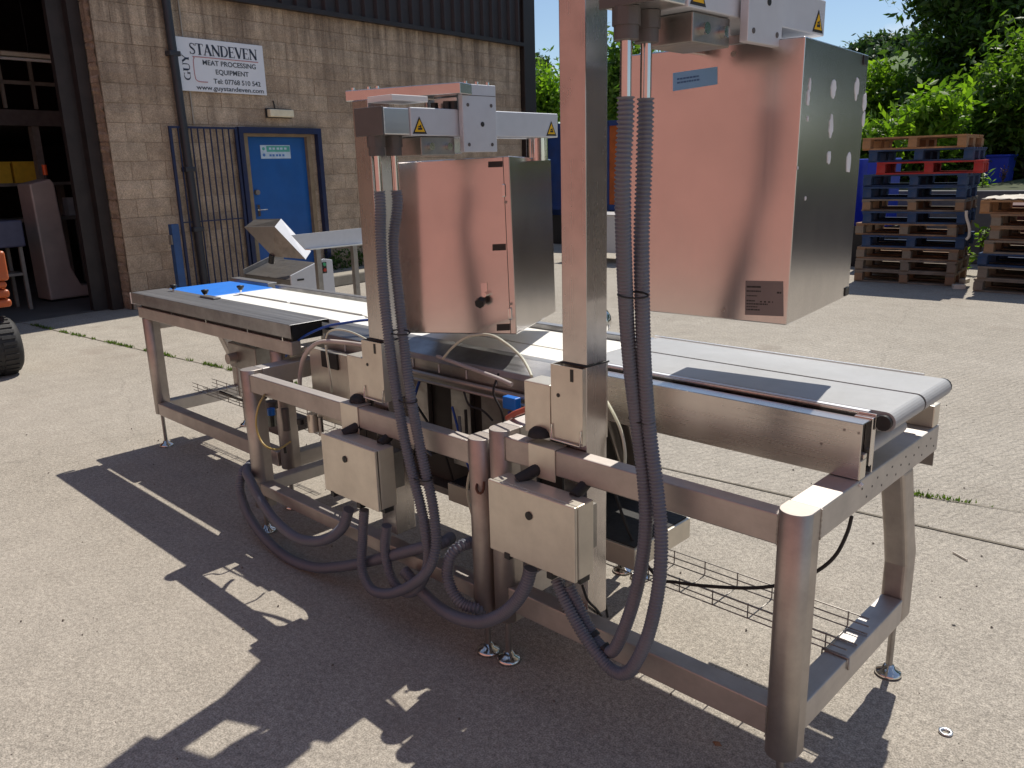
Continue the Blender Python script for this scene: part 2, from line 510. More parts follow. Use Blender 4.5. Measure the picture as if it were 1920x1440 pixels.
# grass that grows out of the joint
def blades(spots, h, name, m, label):
    mb = MB()
    for p in spots:
        a = rng.random()*6.28; hh = h*(.4+.9*rng.random()); wd = .004+.004*rng.random()
        d = Vector((math.cos(a), math.sin(a), 0)); lean = Vector((rng.uniform(-1,1), rng.uniform(-1,1), 0))*hh*.5
        p = Vector(p)
        mb.add([p-d*wd, p+d*wd, p+lean+Vector((0,0,hh))], [(0,1,2)])
    o = mb.build(name, m); tag(o, label, 'grass', kind='stuff'); return o
sp = []
for i in range(1500):
    t = rng.random(); 
    if math.sin(t*37) + math.sin(t*91) < -.2: continue
    p = ja + (jb-ja)*t*1.2; sp.append(p + Vector((rng.gauss(0,.012), rng.gauss(0,.012), .004)))
blades(sp, .028, 'grass', GRASSM, 'thin line of grass growing in the joint of the concrete yard')
sp = []
for i in range(160):
    t = abs(rng.gauss(0, .12)); p = PZ(1700,926,0) + dj2*(t*1.2-.05); sp.append(p + Vector((rng.gauss(0,.01), rng.gauss(0,.01), .004)))
blades(sp, .022, 'grass', GRASSM, 'small tuft of grass in the joint right of the front conveyor')

# ------------------------------------------------------------------ the building
WA = R(96); WP = Vector((-10.5, 3.98, 0))
BM = Matrix.Translation(WP) @ Matrix.Rotation(WA, 4, 'Z')       # local x along wall, local y into the building
def WL(s, y, z): return BM @ Vector((s, y, z))
def wallpt(px, py, off=0):
    v = ray(px, py); n_ = Vector((math.sin(WA), -math.cos(WA), 0))
    t = ((WP - CAM).dot(n_) + off)/v.dot(n_)
    return BM.inverted() @ (CAM + v*t)
bld = thing('factory_building', 'buff block factory unit with brown ribbed cladding and a wide open doorway', 'building', WP, WA)
def wbox(mb, a, b, mi=0): return mb.box(a, b, mi, BM)
HT = 6.0
DS0, DS1, DZ = 1.90, 2.93, 2.13
mb = MB()
wbox(mb, (0,.012,0), (DS0,.2,3.86)); wbox(mb, (DS1,.012,0), (8.13,.2,3.86)); wbox(mb, (DS0,.012,DZ), (DS1,.2,3.86))
mb.build('backing_wall', MORTAR, bld)
# blocks one by one
BLW, BLH, JT = .45, .225, .0055
shared = {}
def block_mesh(wd, hh):
    key = (round(wd,3), round(hh,3), rng.randrange(4))
    if key in shared: return shared[key]
    b = MB(); d = .1
    nx = max(1, int(wd/.11)); nz_ = 2
    vs = []; 
    for k in range(nz_+1):
        for i in range(nx+1):
            edge = i in (0, nx) or k in (0, nz_)
            vs.append((wd*i/nx, (.004 if edge else -.003+rng.uniform(-.004,.004)), hh*k/nz_))
    fs = [(k*(nx+1)+i, k*(nx+1)+i+1, (k+1)*(nx+1)+i+1, (k+1)*(nx+1)+i) for k in range(nz_) for i in range(nx)]
    b.add(vs, fs)
    b.add([(0,.004,0),(wd,.004,0),(wd,.004,hh),(0,.004,hh),(0,.05,0),(wd,.05,0),(wd,.05,hh),(0,.05,hh)], [(0,4,5,1),(1,5,6,2),(2,6,7,3),(3,7,4,0)])
    me = bpy.data.meshes.new('block'); me.from_pydata(b.v, [], b.f); me.materials.append(BLOCKM); me.update()
    shared[key] = me
    return me
cand = []
rows = int(round(3.86/BLH))
for k in range(rows):
    z0 = k*BLH + JT/2; hh = (BLH if k < rows-1 else 3.86-(rows-1)*BLH) - JT
    x = -(BLW/2 if k % 2 else 0)
    while x < 8.13:
        a, b = max(0, x) + JT/2, min(8.13, x+BLW) - JT/2
        x += BLW
        segs = [(a, b)]
        if z0 < DZ - .02:
            segs = [q for q in ((a, min(b, DS0)), (max(a, DS1), b)) if q[1]-q[0] > .03]
        for (a_, b_) in segs: 
            if b_-a_ > .03:
                h2 = hh
                cand.append((a_, b_, z0, h2))
def seen(c):
    s, z = (c[0]+c[1])/2, c[2]+c[3]/2
    if s > 3.7: return z > 1.9
    return z > .15
vis = [c for c in cand if seen(c)]
rest = [c for c in cand if not seen(c)]
if len(vis) > 300:
    rest += vis[300:] if False else []
    vis.sort(key=lambda c: c[0]); rest += vis[300:]; vis = vis[:300]
for (a, b, z, h_) in vis:
    o = bpy.data.objects.new('block', block_mesh(b-a, h_)); col.objects.link(o)
    o.parent = bld; o.location = (a, rng.uniform(-.003,.003), z)
mb = MB()
for (a, b, z, h_) in rest: wbox(mb, (a, rng.uniform(-.003,.003), z), (b, .05, z+h_))
if rest: mb.build('block_courses', BLOCKM, bld, kind='stuff')
# cladding, panel by panel
px_ = -.1
while px_ < 8.2:
    wd = .255
    e = min(px_+wd, 8.2)
    mb = MB()
    poly = [(px_+.004, -.03), (px_+.17, -.03), (px_+.195, -.075), (px_+.23, -.075), (px_+wd-.004, -.03), (px_+wd-.004, .0), (px_+.004, 0)]
    mb.prism(poly, 'z', 3.86, HT, 0, BM)
    mb.build('cladding_panel', CLAD, bld)
    px_ += wd
mb = MB(); wbox(mb, (8.14,-.09,0), (8.5,.3,HT+.1)); mb.build('corner_trim', CLAD2, bld, .01)
mb = MB(); wbox(mb, (-.1,-.1,3.80), (8.14,-.02,3.862)); mb.build('drip_flashing', CLAD2, bld)
# jamb and return of the doorway
for k in range(18):
    mb = MB(); z0 = k*BLH
    n_ = 5; vs = []
    for i in range(n_+1):
        z = z0+.003+(BLH-.006)*i/n_
        vs += [(-.010+rng.uniform(-.014,.012), .003+rng.uniform(0,.006), z), (-.004+rng.uniform(-.012,.010), .12, z), (-.002, .5, z)]
    mb.add([BM @ Vector(v) for v in vs], [f for i in range(n_) for f in ((3*i,3*i+1,3*i+4,3*i+3),(3*i+1,3*i+2,3*i+5,3*i+4))])
    mb.build('reveal_block', BLOCKM, bld)
mb = MB(); wbox(mb, (-.16,.22,0), (-.02,.34,4.6)); wbox(mb, (-.34,.34,0), (-.02,.42,4.6)); mb.build('door_guide', JAMB, bld)
mb = MB(); wbox(mb, (-6,-.02,4.6), (-.1,.4,HT)); mb.build('doorway_lintel', CLAD, bld)
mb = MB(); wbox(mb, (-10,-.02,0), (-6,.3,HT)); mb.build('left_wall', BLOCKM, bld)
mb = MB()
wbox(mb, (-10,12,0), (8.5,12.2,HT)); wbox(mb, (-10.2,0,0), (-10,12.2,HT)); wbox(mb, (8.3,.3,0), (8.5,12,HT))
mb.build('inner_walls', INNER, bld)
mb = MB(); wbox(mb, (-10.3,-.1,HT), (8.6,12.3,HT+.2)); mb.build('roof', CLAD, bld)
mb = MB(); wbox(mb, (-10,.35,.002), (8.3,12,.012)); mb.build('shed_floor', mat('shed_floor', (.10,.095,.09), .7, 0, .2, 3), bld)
# mezzanine inside
mb = MB(); wbox(mb, (-9.9,3.2,2.38), (4.2,11.9,2.60)); mb.build('mezzanine_floor', mat('grey_steel_paint', (.12,.10,.095), .7, 0, .2), bld)
rail = MB()
for z in (2.95, 3.35): rail.box((-9.9,3.22,z), (4.2,3.27,z+.05), 0, BM)
for i in range(34): rail.box((-9.9+i*.42,3.22,2.62), (-9.86+i*.42,3.27,3.35), 0, BM)
RAILM = mat('dull_rail', (.22,.195,.17), .6, 0, .2)
rail.build('mezzanine_rail', RAILM, bld)
for s in (.56,-3.5,-6,3.6):
    mb = MB(); wbox(mb, (s-.05,3.25,0), (s+.05,3.38,2.378)); mb.build('mezzanine_post', RAILM, bld)
# the blue door
mb = MB(); wbox(mb, (DS0+.01,.05,.02), (DS1-.01,.095,DZ-.02))
door = mb.build('door', BLUEP, bld, .004)
mb = MB(); mb.box((2.0-.02,.02,1.03), (2.0+.02,.05,1.19), 0, BM); mb.tube([WL(2.0,.02,1.12), WL(2.0,-.02,1.12), WL(2.11,-.02,1.12)], .009, 8)
mb.build('handle', S_CHROME, door)
mb = MB(); mb.cyl(WL(2.0,.05,1.36), WL(2.0,.0,1.36), .035, 16); mb.build('lock', RAILM, door)
fr = MB()
wbox(fr, (DS0-.06,-.012,0), (DS0+.012,.16,DZ+.05)); wbox(fr, (DS1-.012,-.012,0), (DS1+.06,.16,DZ+.05)); wbox(fr, (DS0+.012,-.012,DZ-.02), (DS1-.012,.16,DZ+.05))
fr.build('door_frame', mat('buff_door_frame', (.27,.20,.125), .7, 0, .2, 10), bld)
# safety notice on the door: green and white bands
n0 = wallpt(487,272,-.05); n1 = wallpt(545,297,-.05)
mb = MB()
a, b, zt, zb = n0.x, n1.x, n0.z, n1.z
wbox(mb, (a,.044,zb), (b,.049,zt), 0)
wbox(mb, (a+.10,.041,zb+(zt-zb)*.5), (b-.01,.043,zt-.012), 1)
for i, q in enumerate((.14,.2,.27,.33,.4)): wbox(mb, (a+q,.039,zb+(zt-zb)*.66), (a+q+.04,.0405,zb+(zt-zb)*.82), 0)
for i, q in enumerate((.14,.19,.25,.3,.36)): wbox(mb, (a+q,.041,zb+(zt-zb)*.16), (a+q+.035,.043,zb+(zt-zb)*.32), 2)
mb.cyl(WL(a+.05,.044,zt-.05), WL(a+.05,.041,zt-.05), .022, 10, 1)
mb.cyl(WL(a+.05,.044,zb+.05), WL(a+.05,.041,zb+.05), .022, 10, 2)
nb = mb.build('safety_notice', [mat('notice_white', (.55,.68,.80), .4), mat('notice_green', (.10,.42,.36), .4), mat('notice_blue', (.08,.22,.55), .4)], None)
o = nb
# (see recentre) with its own origin
recentre(nb, WL((a+b)/2,.044,(zt+zb)/2)); tag(nb, 'small green and white safety notice stuck on the blue door', 'notice')

# the blue cage frame round the door and the barred gate folded back on the wall
gate = thing('security_gate', 'navy barred security gate folded open against the wall left of the blue door', 'gate', WL(1.74,-.05,0), WA)
def bar(s0, s1, z0, z1, y0=-.075, y1=-.045, parent=gate, m=NAVY, name='bar'):
    q = MB(); q.box((s0,y0,z0), (s1,y1,z1), 0, BM); return q.build(name, m, parent)
GL, GR_ = .74, 1.72
bar(GL, GL+.035, .05, 2.22, name='gate_frame'); bar(GR_-.035, GR_, .05, 2.22, name='gate_frame')
bar(GL+.035, GR_-.035, 2.195, 2.22, name='gate_rail'); bar(GL+.035, GR_-.035, 1.02, 1.035, name='gate_rail'); bar(GL+.035, GR_-.035, .05, .075, name='gate_rail')
for i in range(9):
    s = GL+.035+ (i+1)*(GR_-GL-.07)/10
    bar(s-.007, s+.007, .075, 2.195, -.068, -.053)
cage = thing('door_cage_frame', 'navy square steel frame fixed round the blue door', 'frame', WL(2.43,-.05,0), WA)
for (s0, s1, z0, z1, nm) in ((1.735,1.80,0,2.23,'upright'), (3.06,3.13,0,2.23,'upright'), (1.80,3.06,2.15,2.23,'top_rail')):
    bar(s0, s1, z0, z1, -.09, -.012, cage, NAVY, nm)
# drainpipe
pipe = thing('drainpipe', 'dark grey drainpipe running down the block wall past the sign', 'pipe', WL(1.0,-.06,0), WA)
q = MB(); q.tube([WL(.905,-.07,4.6), WL(.97,-.07,0)], .052, 16); q.build('pipe_run', PIPEM, pipe)
for z in (3.05, 1.66, .9):
    q = MB(); sx_ = .97-.065*z/4.6
    q.box((sx_-.075,-.125,z), (sx_+.075,-.004,z+.06), 0, BM); q.build('pipe_clip', PIPEM, pipe, .01)
# thin cable conduit beside it
q = MB(); q.tube([WL(1.11,-.012,4.6), WL(1.13,-.012,2.25)], .009, 6)
o = q.build('wall_cable', mat('pale_cable', (.40,.36,.31), .6)); recentre(o, WL(1.12,-.012,3.4)); tag(o, 'thin pale cable running down the wall behind the white sign', 'cable')
# sign
def text(body, size, loc, rot, m, parent, bold=0.0, xs=1.0, width=None, name='lettering'):
    cu = bpy.data.curves.new('t', 'FONT'); cu.body = body; cu.size = size; cu.offset = bold; cu.extrude = .0006
    cu.align_x = 'LEFT'; cu.align_y = 'BOTTOM_BASELINE'
    o = bpy.data.objects.new('t', cu); col.objects.link(o)
    dg = bpy.context.evaluated_depsgraph_get()
    me = bpy.data.meshes.new_from_object(o.evaluated_get(dg))
    bpy.data.objects.remove(o)
    w0 = max(v.co.x for v in me.vertices) - min(v.co.x for v in me.vertices)
    if width: xs = width/w0
    x0 = min(v.co.x for v in me.vertices)
    for v in me.vertices: v.co.x = (v.co.x-x0)*xs
    me.transform(rot.to_4x4() if isinstance(rot, Matrix) else rot)
    me.transform(Matrix.Translation(loc))
    Mi = MATS_INV.get(parent.name, {}).get('_m')
    if Mi: me.transform(Mi)
    me.materials.clear(); me.materials.append(m); me.name = name
    ob = bpy.data.objects.new(name, me); col.objects.link(ob); ob.parent = parent
    return ob
SG0, SG1, SZ0, SZ1 = .955, 2.285, 2.655, 3.295
sign = thing('wall_sign', 'white business sign with dark lettering on the wall above the barred gate', 'sign', WL(1.62,-.03,2.97), WA)
q = MB(); q.box((SG0,-.032,SZ0), (SG1,-.012,SZ1), 0, BM)
SIGNW = mat('sign_white', (.80,.82,.86), .4, 0, .04, 4)
q.build('sign_board', SIGNW, sign, .003)
NAVYT = mat('sign_navy_ink', (.022,.03,.055), .5); GREYT = mat('sign_dark_ink', (.05,.06,.075), .5); REDT = mat('sign_red_line', (.55,.25,.27), .5)
# local frame of lettering: text x -> wall s, text y -> z, normal -> outwards
TR = Matrix(((1,0,0),(0,0,-1),(0,1,0))).to_4x4()   # xy plane -> xz plane facing -y
TB = BM.to_3x3().to_4x4() @ TR
def st(body, s, z, size, m, width=None, bold=0, rot=None):
    return text(body, size, WL(s,-.034,z), TB if rot is None else TB @ rot, m, sign, bold, 1, width)
# STANDEVEN / GUY in a roman letter with serifs, drawn stroke by stroke
def serif(word, s, z, h, width, m, vert=False):
    TH, TN, SE = .20*h, .075*h, .05*h
    q = MB()
    def quad(p0, p1, wd):
        p0 = Vector(p0); p1 = Vector(p1); d = (p1-p0).normalized(); n_ = Vector((-d.y, d.x))*wd/2
        return [p0+n_, p1+n_, p1-n_, p0-n_]
    glyph = {}
    def L_(ch):
        o = []; H_ = 1.0
        def stroke(a, b, t): o.append(quad(a, b, t))
        def ser(x, y, wd=.34): o.append(quad((x-wd/2, y), (x+wd/2, y), .055))
        T, t = .21, .095
        if ch == 'T':
            wd = .80; stroke((.40,0),(.40,1),T); stroke((.02,.97),(.78,.97),.06); stroke((.04,1.0),(.04,.78),.05); stroke((.76,1.0),(.76,.78),.05); ser(.40,.025)
        elif ch == 'A':
            wd = .86; stroke((.10,0),(.43,1.0),t); stroke((.41,1.0),(.74,0),T); stroke((.21,.33),(.62,.33),.06); ser(.10,.025,.26); ser(.74,.025,.32)
        elif ch == 'N':
            wd = .92; stroke((.14,0),(.14,1),t); stroke((.12,.98),(.78,.03),T); stroke((.78,0),(.78,1),t); ser(.14,.025,.26); ser(.12,.975,.24); ser(.78,.975,.26)
        elif ch == 'D':
            wd = .88; stroke((.16,0),(.16,1),T)
            pr = None
            for i in range(13):
                a_ = -math.pi/2 + math.pi*i/12; pt = (.36+.40*math.cos(a_), .5+.47*math.sin(a_))
                if pr: stroke(pr, pt, .06+.11*max(0, math.cos(a_)))
                pr = pt
            stroke((.02,.03),(.38,.03),.06); stroke((.02,.97),(.38,.97),.06)
        elif ch == 'E':
            wd = .74; stroke((.16,0),(.16,1),T); stroke((.02,.03),(.66,.03),.06); stroke((.02,.97),(.62,.97),.06); stroke((.16,.52),(.50,.52),.055); stroke((.65,.0),(.65,.24),.05); stroke((.61,1.0),(.61,.78),.05); stroke((.50,.42),(.50,.62),.045)
        elif ch == 'V':
            wd = .84; stroke((.10,1.0),(.43,0),T); stroke((.44,0),(.74,1.0),t); ser(.10,.975,.32); ser(.74,.975,.26)
        elif ch == 'U':
            wd = .88; stroke((.16,1),(.16,.32),T); stroke((.74,1),(.74,.32),t); pr = None
            for i in range(11):
                a_ = math.pi + math.pi*i/10; pt = (.45+.29*math.cos(a_), .32+.29*math.sin(a_))
                if pr: stroke(pr, pt, .15-.075*i/10)
                pr = pt
            ser(.16,.975,.34); ser(.74,.975,.26)
        elif ch == 'Y':
            wd = .84; stroke((.10,1),(.42,.46),T); stroke((.74,1),(.43,.46),t); stroke((.42,.5),(.42,0),T); ser(.10,.975,.32); ser(.74,.975,.26); ser(.42,.025)
        elif ch == 'G':
            wd = .92; pr = None
            for i in range(17):
                a_ = R(50) + R(285)*i/16; pt = (.45+.38*math.cos(a_), .5+.46*math.sin(a_))
                if pr: stroke(pr, pt, .055+.11*max(0, -math.cos(a_)))
                pr = pt
            stroke((.74,.02),(.74,.42),.15); ser(.74,.42,.30); stroke((.70,.80),(.70,1.0),.05)
        elif ch == 'S':
            wd = .66; pts = [(.56,.80),(.48,.93),(.32,.97),(.16,.92),(.10,.78),(.16,.64),(.32,.53),(.48,.42),(.55,.27),(.48,.11),(.31,.03),(.14,.08),(.07,.22)]
            for i in range(len(pts)-1): stroke(pts[i], pts[i+1], .06+.11*math.exp(-((i-5.5)/2.6)**2))
            stroke((.575,.75),(.575,1.0),.045); stroke((.06,.0),(.06,.26),.045)
        return o, wd
    x = 0; polys = []
    for ch in word:
        o, wd = L_(ch)
        for p in o: polys.append([(v.x+x, v.y) for v in p])
        x += wd
    k = width/(x-.06)
    for j, p in enumerate(polys):
        dz = -.0345 - .00004*(j % 9)
        if not vert: q.add([WL(s+v[0]*k, dz, z+v[1]*h) for v in p], [(0,1,2,3)])
        else: q.add([WL(s-v[1]*h, dz, z+v[0]*k) for v in p], [(0,1,2,3)])
    return q.build('lettering', m, sign)
serif('STANDEVEN', 1.175, 3.10, .135, 1.00, NAVYT)
serif('GUY', 1.155, 2.785, .095, .30, NAVYT, True)
st('MEAT PROCESSING', 1.345, 2.985, .085, GREYT, .80, .0013)
st('EQUIPMENT', 1.52, 2.880, .085, GREYT, .50, .0013)
st('Tel: 07768 510 542', 1.475, 2.765, .085, GREYT, .72, .0012)
st('www.guystandeven.com', 1.215, 2.680, .080, GREYT, 1.02, .001)
q = MB()
cu_ = [WL(2.19,-.034,3.075), WL(1.29,-.034,3.075), WL(1.235,-.034,3.06), WL(1.215,-.034,3.01), WL(1.215,-.034,2.83), WL(1.24,-.034,2.785), WL(1.30,-.034,2.775), WL(1.40,-.034,2.775)]
q.tube(spline(cu_, .02), .006, 4); q.build('red_line', REDT, sign)
# bulkhead light above the door
q0 = wallpt(498,205); q1 = wallpt(544,221)
lamp = thing('wall_light', 'cream rectangular bulkhead light on the wall above the blue door', 'light', WL((q0.x+q1.x)/2,-.05,q1.z), WA)
q = MB(); q.box((q0.x,-.10,q1.z), (q1.x,-.022,q0.z), 0, BM); q.build('diffuser', mat('cream_diffuser', (.80,.72,.52), .4), lamp, .012)
q = MB(); q.box((q0.x-.015,-.02,q1.z-.01), (q1.x+.015,-.003,q0.z+.015), 0, BM); q.build('base', BLACK, lamp)
q = MB(); q.tube([WL(q0.x+.15,-.012,q0.z+.015), WL(q0.x+.13,-.012,q0.z+.12)], .008, 6); q.build('cable', BLACK, lamp)
# blue steel post standing by the pillar
bp_ = thing('blue_post', 'short blue steel post standing in front of the block pillar', 'post', WL(.50,-.28,0), WA)
q = MB(); q.box((.46,-.32,0), (.56,-.24,1.03), 0, BM); q.build('post', mat('faded_blue', (.025,.085,.24), .6, 0, .2, 8, dirt=.4), bp_, .004)
q = MB(); q.box((.44,-.31,.78), (.458,-.25,.90), 0, BM); q.build('bracket', RAILM, bp_)
# kerb at the wall foot
q = MB(); q.box((1.75,-.75,0), (8.1,-.02,.16), 0, BM)
o = q.build('kerb', mat('kerb_concrete', (.30,.27,.22), .9, 0, .2, 8, .3, 40), None, .02); recentre(o, WL(5,-.4,0)); tag(o, 'low concrete kerb along the foot of the block wall', 'kerb')

# ---- things in the dim shed
S_DIM = mat('dull_machine_casing', (.50,.40,.36), .5, .2, .1, 6)
col_m = thing('column_machine', 'tall dull steel column machine just inside the open doorway', 'machine', WL(-1.05,2.0,0), WA)
q = MB()
def inner(px, py, y):
    """point of the picture at depth y behind the wall plane (local coordinates)"""
    return wallpt(px, py, y)
def iw(px, py, y):
    p = wallpt(px, py, -y); return p
cA, cB, cC, cD = iw(55,345,1.6), iw(98,338,1.6), iw(128,560,1.6), iw(88,560,1.6)
q.prism([(cA.x, cA.z), (cB.x-.02, cB.z+.02), (cB.x+.02, cB.z-.05), (cB.x+.06, .45), (cB.x+.16,.20), (cB.x+.75,.10), (cB.x+.75,.04), (cA.x+.02,.04)], 'y', 1.6, 2.0, 0, BM)
q.build('column', S_DIM, col_m, .02)
q = MB(); q.box((cA.x+.05,1.65,0), (cB.x+.6,1.95,.04), 0, BM); q.build('base', BLACK, col_m)
q = MB(); p_ = iw(89,330,1.7); q.cyl(WL(p_.x,1.75,cB.z), WL(p_.x,1.75,cB.z+.07), .02, 10, 1); q.cyl(WL(p_.x,1.75,cB.z+.07), WL(p_.x,1.75,cB.z+.2), .03, 12, 0); q.build('beacon', [mat('orange_beacon', (.75,.10,.02), .4), BLACK], col_m)
YC = mat('yellow_crate', (.75,.48,.04), .5)
shelf = thing('shed_bench', 'dark two tier bench at the back of the shed under the mezzanine', 'bench', WL(-.3,3.9,0), WA)
q = MB(); q.box((-2.2,3.5,1.0), (1.2,4.2,1.05), 0, BM); q.build('bench_top', RAILM, shelf)
for (s_, y_) in ((-2.1,3.55),(1.1,3.55),(-2.1,4.1),(1.1,4.1)):
    q = MB(); q.box((s_-.04,y_-.04,0), (s_+.04,y_+.04,1.0), 0, BM); q.build('leg', RAILM, shelf)
q = MB(); q.box((-2.2,3.5,1.53), (1.2,4.2,1.575), 0, BM); q.build('upper_shelf', RAILM, shelf)
for s_ in (-2.15,1.12):
    q = MB(); q.box((s_-.04,4.0,1.05), (s_+.04,4.1,1.53), 0, BM); q.build('shelf_support', RAILM, shelf)
for i, (s_, lab) in enumerate(((.06,'yellow plastic crate on the shed bench, left one of the pair'), (.44,'yellow plastic crate on the shed bench, the one beside the mezzanine post'))):
    cr_ = thing('crate', lab, 'crate', WL(s_,3.7,1.575), WA, 'yellow crates in the shed')
    q = MB(); a_ = .17
    q.box((s_-a_,3.52,1.60), (s_+a_,3.54,1.86), 0, BM); q.box((s_-a_,3.86,1.60), (s_+a_,3.88,1.86), 0, BM); q.box((s_-a_,3.54,1.60), (s_-a_+.02,3.86,1.86), 0, BM); q.box((s_+a_-.02,3.54,1.60), (s_+a_,3.86,1.86), 0, BM); q.box((s_-a_,3.52,1.577), (s_+a_,3.88,1.60), 0, BM)
    q.build('crate_shell', YC, cr_)
    q = MB(); q.box((s_-a_-.01,3.505,1.86), (s_+a_+.01,3.895,1.885), 0, BM); q.build('rim', YC, cr_)
for i, (px_b, py_b, w_b, h_b, lab) in enumerate(((136,438,.10,.28,'narrow pale part standing on the shed bench behind the column machine'),(158,432,.16,.07,'small pale tray on the shed bench behind the column machine'),(166,456,.10,.06,'small pale part lying low on the shed bench behind the column machine'))):
    p_ = wallpt(px_b, py_b, -3.7)
    q = MB(); q.box((p_.x-w_b/2,3.6,1.052), (p_.x+w_b/2,3.75,1.052+h_b), 0, BM); o = q.build('machine_part', mat('pale_part', (.55,.52,.5), .5), None, .006); recentre(o, WL(p_.x,3.7,1.052)); tag(o, lab, 'part')
bx = thing('equipment_case', 'blue grey equipment case on a trolley in the dim shed', 'case', WL(-1.75,1.3,0), WA)
p0 = iw(0,415,1.2); p1 = iw(50,462,1.2)
q = MB(); q.box((p0.x-.4,1.2,p1.z), (p1.x,1.7,p0.z), 0, BM); q.build('case', mat('case_blue_grey', (.085,.085,.14), .5), bx, .02)
for (s_, y_) in ((p0.x-.35,1.25),(p1.x-.06,1.25),(p0.x-.35,1.65),(p1.x-.06,1.65)):
    q = MB(); q.box((s_-.02,y_-.02,0), (s_+.02,y_+.02,p1.z), 0, BM); q.build('leg', RAILM, bx)
q = MB(); q.box((p0.x-.36,1.24,.45), (p1.x-.05,1.66,.48), 0, BM); q.build('shelf', RAILM, bx)
for i, (pxl, pyl, ln, lab) in enumerate(((55,108,.75,'long cream tube light hanging under the shed roof'), (132,28,.20,'small pale lamp high up inside the shed near the doorway pillar'))):
    p = iw(pxl, pyl, 2.6)
    t_ = thing('tube_light', lab, 'light', WL(p.x,2.6,p.z), WA)
    q = MB(); q.box((p.x-ln/2,2.55,p.z), (p.x+ln/2,2.65,p.z+.05), 0, BM); q.build('lamp_body', mat('pale_batten', (.62,.56,.45), .5), t_)
    q = MB(); q.cyl(WL(p.x-ln/2,2.6,p.z-.03), WL(p.x+ln/2,2.6,p.z-.03), .02, 10); q.build('tube', WPLAS, t_)
    q = MB(); q.cyl(WL(p.x,2.6,p.z+.05), WL(p.x,2.6,HT), .006, 6); q.build('hanger', BLACK, t_)

# pinkish building across the yard, behind the viewer (mirrored in the steel)
opp = thing('opposite_building', 'long low pinkish red building on the other side of the yard', 'building', (-8,-5.2,0))
q = MB(); q.box((-45,-13,0), (14,-5.2,6.5))
q.build('wall', mat('pinkish_render', (.44,.215,.185), .9, 0, .08, 1.5), opp)
q = MB(); q.prism([(-14,6.4),(-4.8,6.4),(-9.2,8.6)], 'x', -45.5, 14.5); q.build('roof', mat('slate', (.10,.10,.11), .7), opp)
# ------------------------------------------------------------------ the machine: shared builders
def dpost(mb, xc, yc, r, z0, z1):
    pts = [(xc + r*math.cos(a), yc + r*math.sin(a)) for a in [math.pi + math.pi*i/14 for i in range(15)]]
    pts = pts + [(xc+r, yc+r), (xc-r, yc+r)]
    b = len(mb.v); n = len(pts)
    mb.add([(p[0],p[1],z0) for p in pts] + [(p[0],p[1],z1) for p in pts], [tuple(range(n))[::-1], tuple(range(n, 2*n))])
    for i in range(n):
        j = (i+1) % n
        mb.f.append([b+i, b+j, b+n+j, b+n+i]); mb.m.append(0); mb.sm.append(i < 14)
def foot(root, x, y, ztop):
    q = MB(); q.cyl((x,y,.03), (x,y,ztop), .0105, 12)
    f = q.build('foot_rod', S_DARK, root)
    q = MB(); q.lathe((x,y,0), [(0.0,.0),(.040,.0),(.041,.008),(.036,.014),(.020,.022),(.015,.034),(.0,.036)], 28)
    d = q.build('foot_pad', S_CHROME, f)
def far_leg(root, x, zt, zb, dy=0):
    q = MB()
    q.prism([(2.30+dy,zt),(2.385+dy,.50),(2.415+dy,.40),(2.415+dy,zb),(2.495+dy,zb),(2.495+dy,.43),(2.465+dy,.50),(2.385+dy,zt)], 'x', x-.035, x+.035)
    q.build('leg', S_POST, root, .012, 3)
def frame(root, xl, xr, yc, yb, zc, rt, rb, lt, lb, zp, r=.04):
    for x in (xl, xr):
        q = MB(); dpost(q, x, yc, r, zp, zc); q.build('leg', S_POST, root, .0015, 1)
        q = MB(); q.box((x-r, yc+r+.001, zc-.082), (x+r, yb, zc)); q.build('end_beam', S_TUBEY, root, .004)
        q = MB(); q.box((x-.030, yc+r+.001, lb), (x+.034, 2.414, lt)); q.build('side_rail', S_TUBEY, root, .004)
        far_leg(root, x, zc-.083, lb-.005)
        foot(root, x, yc, zp); foot(root, x, 2.455, lb-.005)
    q = MB(); q.box((xl+.012, yc-.022, rb), (xr-.012, yc+.028, rt)); q.build('top_rail', S_TUBE, root, .004)
    q = MB(); q.box((xl+.012, yc-.026, lb), (xr-.012, yc+.035, lt)); q.build('lower_rail', S_TUBE, root, .004)
    for (x, sx) in ((xl, 1), (xr, -1)):
        for (z0, z1, yy) in ((rb, rt, yc-.022), (lb, lt, yc-.026)): weld(root, x + sx*(math.sqrt(r*r-(yc-yy)**2)+.001), yy-.0005, z0, z1)
    weld(root, xr+r+.0002, yc+r+.0005, zc-.08, zc-.002)

